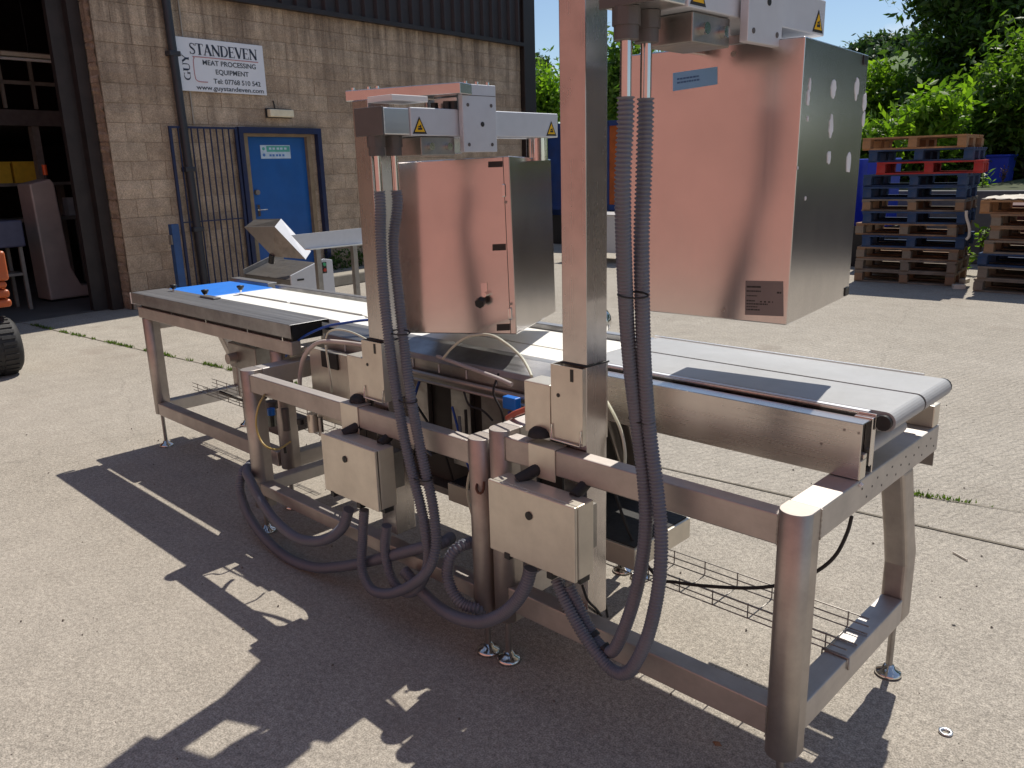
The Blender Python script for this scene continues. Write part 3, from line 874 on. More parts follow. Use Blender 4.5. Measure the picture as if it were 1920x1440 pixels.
def weld(root, x, y, z0, z1):
    q = MB(); n_ = 14; pts = [Vector((x+.0008*math.sin(i*2.3), y, z0+(z1-z0)*i/n_)) for i in range(n_+1)]
    q.tube(pts, .0024, 6, 0, True, [.0021+.0007*(i % 2) for i in range(n_+1)]); q.build('weld_bead', S_DARK, root)
def head(root, piv, beam, arm_at, arm_yaw, L_front, L_back, plate_yaw, z, sc, glx=0):
    """the cross beam, the sliding arm and its clamp on top of a column; piv: front left corner of the beam, z: top of the beam"""
    by, bl = beam
    MBm = Matrix.Translation((piv[0], piv[1], z)) @ Matrix.Rotation(by, 4, 'Z')                  # x along the beam
    MA = Matrix.Translation((arm_at[0], arm_at[1], z)) @ Matrix.Rotation(arm_yaw, 4, 'Z')         # x across the arm (0 = right face), y along it
    MP = Matrix.Translation((arm_at[0], arm_at[1], z)) @ Matrix.Rotation(plate_yaw, 4, 'Z')
    q = MB(); q.box((-.012,0,-.034), (bl,.15,0), 0, MBm); bm_ = q.build('cross_beam', S_BOX, root, .002)
    for (x, y) in ((.005,.025),(.065,.03),(.10,.03)):
        q = MB(); q.cyl(MBm @ Vector((x,y,0)), MBm @ Vector((x,y,.010)), .008, 8); q.build('bolt', S_CHROME, bm_)
    q = MB(); q.box((.006,-.076,-.214*sc), (.026,.079,0), 0, MP); cp = q.build('clamp_plate', ALU, root, .002)
    for y in (-.05, 0, .05):
        q = MB(); q.cyl(MP @ Vector((.017,y,0)), MP @ Vector((.017,y,.009)), .0075, 8); q.build('bolt', S_CHROME, cp)
    for (y, zz) in ((-.052,-.19*sc),(.055,-.19*sc),(-.052,-.065*sc),(.055,-.065*sc)):
        q = MB(); q.cyl(MP @ Vector((.026,y,zz)), MP @ Vector((.0275,y,zz)), .006, 10); q.build('bolt_head', GREYCAP, cp)
    q = MB(); q.box((.0258,-.0745,-.036*sc), (.0265,.0765,-.034*sc), 0, MP); q.build('seam', GREYCAP, cp)
    q = MB(); q.cyl(MP @ Vector((.0255,.012,-.125*sc)), MP @ Vector((.0275,.012,-.125*sc)), .008, 12); q.build('hole', BLACK, cp)
    q = MB(); q.box((-.166,-.076,-.214*sc), (-.150,.079,-.036), 0, MP); q.build('clamp_plate', S_BOX, root, .002)
    zt, zb = -.078*sc, -.163*sc
    W = .137
    q = MB(); q.box((-W+.004,L_front+.009,zb+.003), (-.005,L_front+.112,zt-.003), 0, MA); arm = q.build('arm', S_BRIGHT, root, .003)
    q = MB(); q.box((-W,L_front+.113,zb), (0,L_back,zt), 0, MA); cov = q.build('arm_cover', ALU, root, .003)
    q = MB(); q.box((-W+.002,L_front,zb+.001), (-.002,L_front+.008,zt), 0, MA); q.build('end_cap', GREYCAP, arm, .002)
    q = MB(); q.box((-W+.01,L_front+.05,zt+.018), (-.01,L_front+.20,zt+.036), 0, MA); q.build('slide_block', WPLAS, root, .002)
    q = MB(); q.box((-W+.01,-.06,zt+.004), (-.02,.07,-.036), 0, MA); q.build('slide_carriage', S_BRIGHT, root, .002)
    for (x, y) in ((-.03,-.095),(-.012,-.082),(-.1,-.085)):
        q = MB(); q.cyl(MA @ Vector((x,y,zt)), MA @ Vector((x,y,zt+.026)), .013, 10); q.build('clamp_knob', BLACK, root)
    q = MB(); q.box((-W+.01,-.235,zb-.060), (-.012,-.085,zb-.0015), 0, MA); ub = q.build('clamp_block', S_DARK, root, .003)
    for y in (-.20, -.12):
        q = MB(); q.cyl(MA @ Vector((-.012,y,zb-.032)), MA @ Vector((.002,y,zb-.032)), .012, 12); q.build('bolt', S_CHROME, ub)
    for yy in (L_front+.148, L_back-.04):
        q = MB(); X_ = .0008; s_ = .030; z0 = zb+.006
        q.add([MA @ Vector(v) for v in ((X_,yy-s_,z0),(X_,yy+s_,z0),(X_,yy,z0+s_*1.75))], [(0,1,2)], 0)
        k = .72; zc_ = z0+.006
        q.add([MA @ Vector(v) for v in ((X_+.0006,yy-s_*k,zc_),(X_+.0006,yy+s_*k,zc_),(X_+.0006,yy,zc_+s_*1.75*k))], [(0,1,2)], 1)
        q.box((X_+.0008,yy-.008,zc_+.006), (X_+.0012,yy+.010,zc_+.012), 0, MA); q.box((X_+.0008,yy-.006,zc_+.014), (X_+.0012,yy+.003,zc_+.018), 0, MA); q.box((X_+.0008,yy+.002,zc_+.012), (X_+.0012,yy+.006,zc_+.021), 0, MA)
        q.build('warning_triangle', [INK, YELLOW], cov)
    ends = []
    for y in (L_front+.026, L_front+.096):
        q = MB(); c = MA @ Vector((-W*.5-glx,y,zb)); x, yy, zz = c
        q.cyl((x,yy,zz-.032), (x,yy,zz+.002), .029, 8); q.cyl((x,yy,zz-.058), (x,yy,zz-.031), .025, 16)
        gl = q.build('gland', GREYCAP, root, .002)
        q = MB(); q.cyl((x,yy,zz-.21), (x,yy,zz-.057), .012, 12); q.build('steel_tube', S_CHROME, gl)
        ends.append(Vector((x,yy,zz-.185)))
    return ends
def hose(root, pts, r=.0170, pitch=.0092, m=None, name='hose', start=None):
    p3 = ([start + Vector((0,0,.02)), start - Vector((0,0,.03))] if start is not None else []) + [PY(a, b, y) for (a, b, y) in pts]
    sp = spline(p3, pitch/4)
    q = MB(); q.tube(sp, r, 12, 0, True, [r if i % 4 < 2 else r*.80 for i in range(len(sp))])
    return q.build(name, m or HOSE, root)
def cable(root, pts, r, m, name='cable', raw=False, n=8):
    p3 = pts if raw else [PY(a, b, y) for (a, b, y) in pts]
    q = MB(); q.tube(spline(p3, .012), r, n); return q.build(name, m, root)
def strap(root, px0, px1, py, y, r=.0185, name='cable_tie'):
    a = PY(px0, py, y); b = PY(px1, py, y)
    q = MB(); pts = []
    for i in range(25):
        t = 2*math.pi*i/24
        c = (a+b)/2; hw = (b-a).length/2
        pts.append(Vector((c.x + (hw)*math.cos(t), c.y + r*math.sin(t), c.z + .004*math.sin(t))))
    q.tube(pts, .0024, 6); q.build(name, BLACK, root)
def tower(root, x0, x1, z1, sx0, sx1, sz0, sz1, ad, cl, rail_y):
    q = MB(); q.box((x0,1.732,.255), (x1,1.825,z1)); q.build('column', S_COL, root, .0025)
    # the folded sleeve the column slides in: four sheets
    q = MB(); t = .004
    q.box((sx0,1.716,sz0), (sx1,1.716+t,sz1)); q.box((sx0,1.832-t,sz0), (sx1,1.832,sz1)); q.box((sx0,1.716+t,sz0), (sx0+t,1.832-t,sz1)); q.box((sx1-t,1.716+t,sz0), (sx1,1.832-t,sz1))
    sl_ = q.build('sleeve', S_PANEL, root)
    q = MB()
    q.cyl((sx0+.028,1.7165,sz1-.09), (sx0+.028,1.7145,sz1-.09), .0062, 12)
    q.cyl((sx1-.0005,1.75,sz1-.062), (sx1+.0015,1.75,sz1-.062), .0062, 12)
    q.box((sx0+.074,1.7145,sz1-.042), (sx0+.085,1.7165,sz1-.006))
    q.build('hole', BLACK, sl_)
    q = MB(); e = .004
    ring = [(sx0+.01,1.732-e),(x1+e,1.732-e),(x1+e,1.825+e),(sx0+.01,1.825+e)]
    q.tube([Vector((x0-e,1.728,sz1+.006)), Vector((x1+e,1.728,sz1+.006)), Vector((x1+e,1.829,sz1+.004))], .0028, 6); q.build('tie', BLACK, root)
    q = MB(); z = sz0+.002
    q.tube([Vector(v) for v in ((sx0+.004,1.713,z+.045),(sx0+.004,1.708,z),(sx1-.004,1.708,z),(sx1-.004,1.713,z+.045))], .003, 6); q.build('wire_stop', S_CHROME, root)
    # junction trunk left of the sleeve with its rubber grommet
    q = MB(); q.box((ad[0],1.72,ad[2]), (ad[1],1.80,ad[3])); tr = q.build('cable_trunk', S_PANEL, root, .003)
    q = MB(); q.lathe(((ad[0]+ad[1])/2+.012,1.718,ad[2]), [(.0,.026),(.022,.024),(.034,.014),(.038,.0)], 16); q.build('grommet', RUBBER, tr)
    # plate clamped over the top rail
    q = MB(); q.box((cl[0],rail_y-.005,cl[2]), (cl[1],rail_y-.0005,cl[3]+.004)); q.box((cl[0],rail_y-.0005,cl[3]+.0005), (cl[1],1.728,cl[3]+.004)); q.build('rail_clamp', S_PANEL, root, .001)
def control_box(root, x0, x1, z0, z1, lock, hinges, ya=1.57):
    q = MB(); q.box((x0+.004,ya+.017,z0+.002), (x1-.002,1.655,z1-.002)); body = q.build('control_box', S_PANEL, root, .003)
    q = MB(); q.box((x0,ya,z0), (x1,ya+.012,z1)); q.build('lid', S_PANEL, body, .003)
    q = MB(); q.box((x0+.008,ya+.0125,z0+.006), (x1-.006,ya+.0165,z1-.006)); q.build('gasket', BLACK, body)
    p = PY(lock[0], lock[1], ya)
    q = MB(); q.cyl((p.x,ya-.0005,p.z), (p.x,ya-.004,p.z), .0125, 18); q.box((p.x-.003,ya-.0048,p.z-.009), (p.x+.003,ya-.0042,p.z+.009)); q.build('lock', BLACK, body)
    for (a, b) in hinges:
        p = PY(a, b, ya)
        q = MB(); q.box((p.x-.011,ya-.003,p.z-.014), (p.x+.011,ya+.03,p.z+.006)); q.build('hinge', BLACK, body, .002)
    q = MB(); q.box((x0+.05,1.656,z0+.04), (x1-.05,1.73,z1-.05)); q.build('mounting_bracket', S_DARK, root)
    q = MB(); q.box((x1-.075,1.60,z0-.016), (x1-.005,1.64,z0+.0015)); q.build('bottom_bracket', BLACK, body)
    q = MB(); q.cyl((x0+.07,1.625,z1-.004), (x0+.105,1.685,z1+.026), .019, 12); q.build('cable_grommet', RUBBER, body)
    q = MB(); q.cyl((x1-.06,1.64,z1-.004), (x1-.06,1.70,z1+.022), .017, 12); q.build('cable_grommet', RUBBER, body)

class Rot:
    """a cabinet given by its top right front corner"""
    def __init__(s, px, py, t, yaw, roll, pit, w_, d_, h_):
        s.c = CAM + ray(px, py)*t
        cz, sz = math.cos(yaw), math.sin(yaw); cr, sr = math.cos(roll), math.sin(roll); cp_, sp_ = math.cos(pit), math.sin(pit)
        Rz = Matrix(((cz,-sz,0),(sz,cz,0),(0,0,1))); Ry = Matrix(((cr,0,-sr),(0,1,0),(sr,0,cr))); Rx = Matrix(((1,0,0),(0,cp_,-sp_),(0,sp_,cp_)))
        s.R = Rz @ Ry @ Rx; s.w, s.d, s.h = w_, d_, h_
        s.M = Matrix.Translation(s.c) @ s.R.to_4x4()
    def front(s, px, py):
        n = s.R @ Vector((0,-1,0)); v = ray(px, py); t = (s.c-CAM).dot(n)/v.dot(n)
        return s.M.inverted() @ (CAM + v*t)
    def side(s, px, py):
        n = s.R @ Vector((1,0,0)); v = ray(px, py); t = (s.c-CAM).dot(n)/v.dot(n)
        return s.M.inverted() @ (CAM + v*t)

# ------------------------------------------------------------------ station B, nearest the viewer
LB = thing('labelling_station', 'nearest stainless frame with the tallest column and the big box with a blue sticker', 'machine', (-1.23,2.0,0), 0, 'labelling stations')
frame(LB, -1.715, -.754, 1.70, 2.56, .820, .804, .726, .292, .212, .160)
tower(LB, -1.49, -1.402, 2.021, -1.522, -1.404, .822, 1.05, (-1.634,-1.530,.822,.982), (-1.578,-1.474,.707,.804), 1.678)
BE = head(LB, (-1.51,1.735), (R(7), .50), (-.958,1.775), R(.5), -.385, .362, R(0), 2.056, .98, .018)
control_box(LB, -1.650, -1.314, .480, .706, (992,967), ((951,1040),(1031,1077)))
# conveyor bed B
q = MB(); t = .003
q.box((-1.69,1.956,.822), (-.717,1.956+t,.968)); q.box((-1.69,1.959,.965), (-.717,2.008,.968)); q.box((-1.69,1.959,.822), (-.717,1.985,.825))
q.build('side_channel', S_CHAN, LB, .001, 1)
q = MB(); q.box((-1.68,1.9595,.826), (-.730,2.005,.9645)); q.build('channel_shade_fill', BLACK, LB)  # black block painting the shade inside the open channel
q = MB()
for (a, b) in ((1583,806),(1610,812),(1540,832)):
    p = PY(a, b, 1.956); q.cyl((p.x,1.9565,p.z), (p.x,1.9548,p.z), .0035, 10)
q.build('screw', S_DARK, LB)
q = MB(); q.box((-1.69,2.028,.822), (-.712,2.033,.978)); q.box((-.76,2.008,.845), (-.712,2.027,.972)); q.build('bed_plate', S_BOX, LB, .002)
q = MB(); q.box((-1.69,2.034,.955), (-.735,2.0505,.9805)); q.build('edge_strip', ALU, LB, .001)
q = MB(); q.box((-1.69,2.05,.93), (-.72,2.48,.972)); q.build('bed', S_DARK, LB)
def lane(root, y0, y1, x0, x1, z, th, m, name='belt'):
    q = MB(); r = th/2; pts = []
    for i in range(13):
        a = math.pi/2 - math.pi*i/12; pts.append((x1 - r + r*math.cos(a), z - r + r*math.sin(a)))
    for i in range(13):
        a = -math.pi/2 - math.pi*i/12; pts.append((x0 + r + r*math.cos(a), z - r + r*math.sin(a)))
    q.prism(pts, 'y', y0, y1, 0, None, True); return q.build(name, m, root)
lane(LB, 2.052, 2.262, -1.69, -.672, .981, .052, BELT_G)
lane(LB, 2.274, 2.480, -1.69, -.672, .981, .052, BELT_G)
for (a, b, r_) in ((2.035,2.05,.02),(2.481,2.496,.024),(2.2625,2.2735,.0245)):
    q = MB(); q.cyl((-.698,a,.955), (-.698,b,.955), r_, 14); q.build('roller_end', BLACK, LB)
q = MB(); q.box((-1.69,2.486,.93), (-.75,2.492,.985)); q.build('far_edge_strip', S_BRIGHT, LB)
q = MB(); q.cyl((-.735,2.036,.885), (-.735,2.27,.885), .021, 16); q.build('return_roller', BELT_G, LB)
q = MB(); q.prism([(2.04,.905),(2.23,.935),(2.23,.940),(2.04,.910)], 'x', -.80, -.735); q.build('scraper_plate', S_BRIGHT, LB)
q = MB(); q.box((-.735,1.958,.8205), (-.7145,1.995,.872)); q.box((-.735,1.975,.872), (-.7145,1.995,.885)); q.build('bed_bracket', S_PANEL, LB, .002)
q = MB(); q.box((-1.69,2.505,.8205), (-.716,2.555,.888)); fb = q.build('far_rail', S_PANEL, LB, .003)
q = MB(); q.cyl((-.79,2.53,.888), (-.79,2.53,.893), .008, 10); q.cyl((-.735,2.53,.888), (-.735,2.53,.893), .008, 10); q.build('bolt', S_CHROME, fb)
q = MB(); q.box((-1.3,2.562,.684), (-.722,2.566,.82)); q.build('drip_plate', S_DARK, LB)
# holes drilled in the end beam
q = MB()
for k in range(17):
    y = 1.98 + k*.034; z = .775 + (.018 if k % 3 == 0 else -.014 if k % 3 == 1 else .004)
    q.cyl((-.7145,y,z), (-.7132,y,z), .0032, 8)
q.build('drilled_hole', BLACK, LB)
q = MB(); q.cyl((-.7145,1.962,.812), (-.708,1.962,.808), .006, 8); q.build('weld_tab', WPLAS, LB)
# wire cable tray
def wire_tray(root, x0, x1, y0, y1, z, n, m=None):
    q = MB(); r = .0022
    for (y, zz) in ((y0,z),(y1,z),((y0+y1)/2,z)): q.tube([Vector((x0,y,zz)), Vector((x1,y,zz))], r, 6)
    for y in (y0-.004, y1+.004):
        for zz in (z+.022, z+.046): q.tube([Vector((x0,y,zz)), Vector((x1,y,zz))], r, 6)
    for i in range(n):
        x = x0 + (x1-x0)*(i+.5)/n
        q.tube([Vector(v) for v in ((x,y0-.003,z+.05),(x,y0-.003,z+.006),(x,y0+.004,z-.002),(x,y1-.004,z-.002),(x,y1+.003,z+.006),(x,y1+.003,z+.05))], r, 6)
    return q.build('wire_tray', m or S_DARK, root)
wire_tray(LB, -1.66, -.725, 2.005, 2.15, .296, 8)
q = MB(); q.tube([Vector(v) for v in ((-.716,2.0,.262),(-.716,2.0,.2945),(-.79,2.0,.2945),(-.79,2.0,.262))], .0035, 6); q.build('tray_strap', S_DARK, LB)
# lower shelf; the shadow on its top is painted as a dark sheet
q = MB(); q.box((-2.30,1.97,.33), (-1.40,2.30,.405)); sh = q.build('lower_shelf', S_PANEL, LB, .003)
q = MB(); q.box((-2.29,1.98,.4052), (-1.41,2.29,.409)); q.build('shelf_top_shade', RUBBER, sh)
# the box that hangs from the arm
KB = Rot(1510.54, 67.2, 1.8, R(6.586), R(-.471), R(.29), .439, .511, .650)
q = MB(); q.box((-KB.w,0,-KB.h), (0,KB.d,0), 0, KB.M); kb = q.build('hanging_box', S_BOX, LB, .003)
def sticker(a, b, c, d, box, m, th=.0012):
    P4 = [box.front(*p) for p in (a, b, c, d)]
    q = MB(); vs = [box.M @ Vector((p.x,-th,p.z)) for p in P4] + [box.M @ Vector((p.x,-.0002,p.z)) for p in P4]
    q.add(vs, [(0,1,2,3),(4,7,6,5),(0,4,5,1),(1,5,6,2),(2,6,7,3),(3,7,4,0)]); return q
q = sticker((1262,137),(1345,125),(1345,158),(1262,171), KB, STICKB); stk = q.build('blue_sticker', STICKB, kb)
def marks(box, quad, rects, m, parent, name='print_line', th=.0016):
    A, Bp, Cp, Dp = [box.front(*p) for p in quad]
    q = MB()
    for (u0, u1, v0, v1) in rects:
        vs = []
        for (u, v) in ((u0,v0),(u1,v0),(u1,v1),(u0,v1)):
            p = (A*(1-u)+Bp*u)*(1-v) + (Dp*(1-u)+Cp*u)*v
            vs.append(box.M @ Vector((p.x,-th,p.z)))
        q.add(vs, [(0,1,2,3)])
    return q.build(name, m, parent)
rr = random.Random(5)
def wordrow(v0, v1, a, b, wd=(.03,.07), gap=.012):
    o = []; u = a
    while u < b:
        k = rr.uniform(*wd); o.append((u, min(u+k, b), v0, v1)); u += k+gap
    return o
SQ = ((1262,137),(1345,125),(1345,158),(1262,171))
marks(KB, SQ, wordrow(.33,.43,.10,.60) + wordrow(.53,.63,.10,.62), STICKT, stk)
PQ = ((1398,526),(1468.5,527.5),(1469,593),(1397,590))
q = sticker(*PQ, KB, PLATEM); rpl = q.build('rating_plate', PLATEM, kb)
marks(KB, PQ, wordrow(.15,.20,.04,.42,(.10,.2),.004) + wordrow(.28,.32,.04,.42) + wordrow(.30,.35,.84,.96) + wordrow(.42,.45,.04,.32) + wordrow(.56,.60,.04,.26) + wordrow(.58,.62,.40,.74,(.03,.06),.05) + wordrow(.65,.69,.04,.60) + wordrow(.74,.77,.04,.34) + wordrow(.82,.86,.04,.40), INK, rpl)
q = MB()
for (a, b, r_) in ((1375,101,.0062),(1356,581,.0048)):
    p = KB.front(a, b); q.cyl(KB.M @ Vector((p.x,.0,p.z)), KB.M @ Vector((p.x,-.002,p.z)), r_, 12)
q.build('screw', S_DARK, kb)
rg = random.Random(3)
for (a, b, sy, sz) in ((1518,160,.007,.016),(1515,184,.009,.018),(1514,223,.004,.006),(1563,165,.019,.021),(1606,166,.017,.026),(1558,236,.016,.025),(1554,294,.015,.016),(1591,305,.018,.027),(1621,191,.017,.024),(1619,224,.012,.02),(1510,372,.004,.005),(1495,315,.003,.004)):
    p = KB.side(a, b); q = MB(); n_ = 14
    vs = []
    for i in range(n_):
        an = 2*math.pi*i/n_; k = rg.uniform(.72,1.12)
        vs.append((sy*k*math.cos(an), sz*k*math.sin(an)))
    pr = [KB.M @ Vector((.0016,p.y+v[0],p.z+v[1])) for v in vs] + [KB.M @ Vector((.0002,p.y+v[0]*1.1,p.z+v[1]*1.1)) for v in vs]
    q.add(pr, [tuple(range(n_))] + [(i,n_+i,n_+(i+1)%n_,(i+1)%n_) for i in range(n_)]); q.build('glue_patch', GLUE, kb)
for (a, b) in ((1622,113),(1589,545)):
    p = KB.side(a, b); q = MB(); y = min(p.y, KB.d-.022)
    q.box((.0003,y-.02,p.z-.012), (.003,y+.016,p.z+.012), 0, KB.M); q.build('latch', BLACK, kb, .001)
q = MB(); q.box((-.30,.10,.0005), (-.14,.24,.034), 0, KB.M); q.build('hanger_block', S_DARK, LB, .003)
# hoses of station B
hose(LB, [(1168,330,1.415),(1169,450,1.45),(1175,600,1.52),(1183,700,1.56),(1195,800,1.595),(1207,900,1.605),(1211,980,1.605),(1203,1060,1.605),(1187,1130,1.605),(1166,1190,1.605),(1146,1222,1.605),(1122,1208,1.615),(1103,1175,1.625),(1084,1135,1.628),(1066,1098,1.625)], r=.0182, start=BE[0])
hose(LB, [(1207,330,1.485),(1203,450,1.50),(1205,600,1.54),(1209,700,1.575),(1217,800,1.60),(1230,900,1.605),(1239,990,1.60),(1238,1070,1.59),(1228,1140,1.58),(1210,1205,1.575),(1180,1258,1.57),(1150,1258,1.575),(1118,1224,1.58),(1088,1180,1.59),(1062,1132,1.60),(1042,1085,1.612)], r=.0182, start=BE[1])
hose(LB, [(995,1066,1.61),(986,1098,1.60),(966,1130,1.59),(937,1154,1.58),(900,1166,1.575),(862,1160,1.58),(827,1142,1.60),(800,1118,1.61),(780,1096,1.618),(758,1070,1.62)], .0215)
hose(LB, [(925,1142,1.72),(898,1142,1.65),(868,1132,1.618),(848,1108,1.608),(839,1075,1.61),(846,1042,1.62),(868,1022,1.66),(905,1014,1.76),(930,1010,1.9)], .0208, .0105)
for (a, b, c, y) in ((1160,1214,553,1.49),(1181,1226,786,1.60)): strap(LB, a, b, c, y)
for (a, b, y) in ((1112,1192,1.62),(1132,1216,1.608)):
    p = PY(a, b, y); d = (PY(a+20, b+26, y)-p).normalized()
    q = MB(); q.cyl(p-d*.007, p+d*.007, .0205, 14); q.build('hose_clip', BLACK, LB)
cable(LB, [(1597,968,2.06),(1588,1000,2.06),(1566,1042,2.05),(1530,1072,2.03),(1480,1092,2.0),(1420,1102,1.98),(1340,1100,1.97),(1270,1092,1.97),(1230,1080,1.98),(1185,1010,2.02),(1155,930,2.06),(1150,905,2.07)], .0052, RUBBER)
cable(LB, [(1092,1098,1.66),(1102,1125,1.70),(1118,1142,1.75),(1128,1155,1.80)], .004, RUBBER)
cable(LB, [(1124,1090,1.86),(1134,1128,1.86),(1140,1160,1.86)], .004, RUBBER)
cable(LB, [(1130,740,1.90),(1150,775,1.88),(1165,810,1.87),(1172,850,1.86),(1170,890,1.86)], .005, TUBE_C, 'air_tube')
# the polished wheel above the far belt
q = MB(); Mx = Matrix.Rotation(R(90), 4, 'Y') @ Matrix.Identity(4)
q.lathe((-1.86,2.38,1.035), [(0,.038),(.018,.036),(.036,.026),(.050,.010),(.055,0),(.052,-.012),(0,-.012)], 28, 0, Mx)
wh = q.build('polished_wheel', S_CHROME, LB)
q = MB(); q.cyl((-1.95,2.38,1.035), (-1.87,2.38,1.035), .012, 12); q.box((-1.97,2.36,.975), (-1.94,2.40,1.06)); q.build('wheel_bracket', S_DARK, LB)

# ------------------------------------------------------------------ station A, in the middle
LA = thing('labelling_station', 'middle stainless frame with the shorter column and the box with black latches', 'machine', (-2.5,2.0,0), 0, 'labelling stations')
frame(LA, -3.268, -1.803, 1.69, 2.56, .775, .758, .680, .252, .198, .130)
tower(LA, -2.42, -2.332, 1.833, -2.448, -2.328, .785, 1.005, (-2.556,-2.452,.764,.934), (-2.540,-2.431,.655,.758), 1.668)
AE = head(LA, (-2.432,1.728), (R(19.5), .43), (-2.080,1.98), R(2.5), -.397, .45, R(0), 1.867, 1.0)
control_box(LA, -2.545, -2.212, .437, .663, (647,861), ((624,924),(673,946)))
KA = Rot(954.6, 292.0, 2.80, R(26), R(1.4), R(-1.2), .450, .540, .622)
q = MB(); q.box((-KA.w,0,-KA.h), (0,KA.d,0), 0, KA.M); ka = q.build('hanging_box', S_BOX, LA, .004)
for (x0, y0, x1, y1) in ((916,303,942,314),(924,458,948,470),(932,608,956,620)):
    q = sticker((x0,y0),(x1,y0-1),(x1,y1-1),(x0,y1), KA, BLACK, .004); q.build('latch', BLACK, ka)
pa, pb = KA.front(943,296), KA.front(955,606)
q = MB(); q.add([KA.M @ Vector(v) for v in ((pa.x-.001,-.0006,-.002),(pa.x+.001,-.0006,-.002),(pa.x+.001,-.0006,-KA.h+.003),(pa.x-.001,-.0006,-KA.h+.003))], [(0,1,2,3)]); q.build('door_seam', INK, ka)
for (a, b) in ((945,357),(957,588)):
    p = KA.front(a, b); q = MB(); q.box((p.x-.006,-.007,p.z-.022), (p.x+.006,-.0005,p.z+.022), 0, KA.M); q.build('catch', S_CHROME, ka, .003)
    q = MB(); q.cyl(KA.M @ Vector((p.x+.004,-.0005,p.z+(.035 if b > 400 else -.04))), KA.M @ Vector((p.x+.004,-.005,p.z+(.035 if b > 400 else -.04))), .005, 10); q.build('rivet', S_DARK, ka)
p = KA.front(913,556)
q = MB(); q.cyl(KA.M @ Vector((p.x,-.001,p.z+.01)), KA.M @ Vector((p.x,-.03,p.z+.01)), .009, 12, 1); q.cyl(KA.M @ Vector((p.x-.012,-.028,p.z-.012)), KA.M @ Vector((p.x-.012,-.05,p.z-.02)), .018, 6, 0); q.box((p.x-.02,-.004,p.z+.004), (p.x+.004,-.001,p.z+.05), 1, KA.M); q.build('door_knob', [BLACK, S_CHROME], ka)
# the cylinder that carries the box
p = PX(1007, 278, -2.145)
q = MB(); q.cyl((p.x,p.y,1.622), (p.x,p.y,1.703), .040, 28); q.build('support_cylinder', S_CHROME, LA)
# conveyor bed of station A
for (y0, y1) in ((2.125,2.268),(2.282,2.53)): lane(LA, y0, y1, -3.16, -1.70, .932, .04, BELT_W)
q = MB(); q.box((-3.15,2.13,.86), (-1.71,2.525,.909)); q.build('bed', S_DARK, LA)
q = MB(); q.prism([(2.118,.936),(2.075,.936),(1.985,.905),(1.975,.885),(1.979,.885),(1.989,.901),(2.075,.932),(2.118,.932)], 'x', -3.10, -1.72); q.build('sloping_guard', S_PLATE, LA, .001, 1)
q = MB(); q.box((-3.12,1.985,.80), (-1.73,1.99,.884)); gp = q.build('side_plate', S_DARK, LA)
for i in range(8):
    x = -2.95 + i*.155; q = MB(); q.box((x-.0015,1.979,.845), (x+.0015,1.984,.878)); q.build('mark_strip', WPLAS, gp)
q = MB(); q.tube([Vector((-3.1,1.965,.832)), Vector((-1.75,1.965,.832))], .010, 10); q.tube([Vector((-3.1,1.955,.808)), Vector((-1.75,1.955,.808))], .006, 8); q.build('guide_rod', S_TUBE, LA)
q = MB(); q.box((-3.1,2.535,.90), (-1.72,2.575,.955)); q.build('far_guard', S_PLATE, LA, .003)
# cabinet under the belt, the shade there put into its near-black colour
q = MB(); q.box((-3.02,2.06,.36), (-1.78,2.50,.80)); cab = q.build('under_cabinet', mat('shaded_cabinet', (.05,.045,.042), .55, .6, .2), LA)
for (a, b) in ((596,650),(746,803),(846,881),(902,1002)):
    x0, x1 = PY(a, 800, 2.03).x, PY(b, 800, 2.03).x
    q = MB(); q.box((x0,2.035,.46), (x1,2.058,.795)); q.build('cabinet_panel', S_PANEL if a < 700 else S_DARK, cab, .002)  # darker steel carries the under-belt shade on all but the left panel
q = MB(); q.box((-3.0,2.0,.33), (-1.82,2.45,.358)); q.build('cabinet_base', S_DARK, cab)
q = MB()
p = PY(640, 640, 1.98)
q.box((-3.16,1.93,.62), (-2.86,1.965,.845)); q.box((-2.86,1.945,.70), (-2.62,1.97,.80)); q.build('valve_panel', S_PANEL, LA, .002)
q = MB(); q.box((-3.05,1.92,.775), (-2.93,1.928,.845)); q.build('panel_opening', BLACK, LA)
# pneumatics hanging under the top rail
def pyl(name, a, b, y, h, r, m, r2=None, n=16):
    p = PY(a, b, y); q = MB(); q.cyl((p.x,p.y,p.z), (p.x,p.y,p.z-h), r, n, 0, r2); return q.build(name, m, LA)
pyl('filter_head', 508, 752, 1.83, .035, .030, GREYCAP)
pyl('filter_bowl', 508, 770, 1.83, .075, .026, mat('smoky_bowl', (.04,.045,.035), .12, 0, .1, spec=.8), .020)
pyl('blue_knob', 508, 766, 1.79, .03, .018, BLUEPL)
pyl('regulator', 534, 766, 1.84, .105, .017, GREYCAP)
pyl('regulator', 585, 775, 1.86, .085, .024, S_PANEL)
pyl('regulator', 600, 782, 1.88, .085, .012, S_DARK)
pyl('black_knob', 563, 786, 1.80, .022, .016, BLACK)
pyl('drain_valve', 534, 838, 1.84, .03, .007, BLACK)
q = MB(); a_, b_ = PY(500,744,1.84), PY(610,790,1.86); q.box((a_.x,1.85,.60), (b_.x,1.88,.655)); q.build('valve_block', S_DARK, LA, .003)
cable(LA, [(500,735,1.70),(491,748,1.635),(483,768,1.63),(480,795,1.63),(486,820,1.632),(500,838,1.64),(522,842,1.70),(545,828,1.78)], .0045, TUBE_Y, 'yellow_tube')
cable(LA, [(562,722,1.80),(563,700,1.80),(569,672,1.80),(583,652,1.81),(603,641,1.83),(640,642,1.86),(690,649,1.90),(740,660,1.92)], .0095, mat('pale_duct', (.50,.44,.40), .5), 'duct')
cable(LA, [(611,634,1.86),(617,622,1.86),(636,618,1.86),(662,624,1.87),(690,638,1.88),(720,655,1.9)], .0042, TUBE_C, 'air_tube')
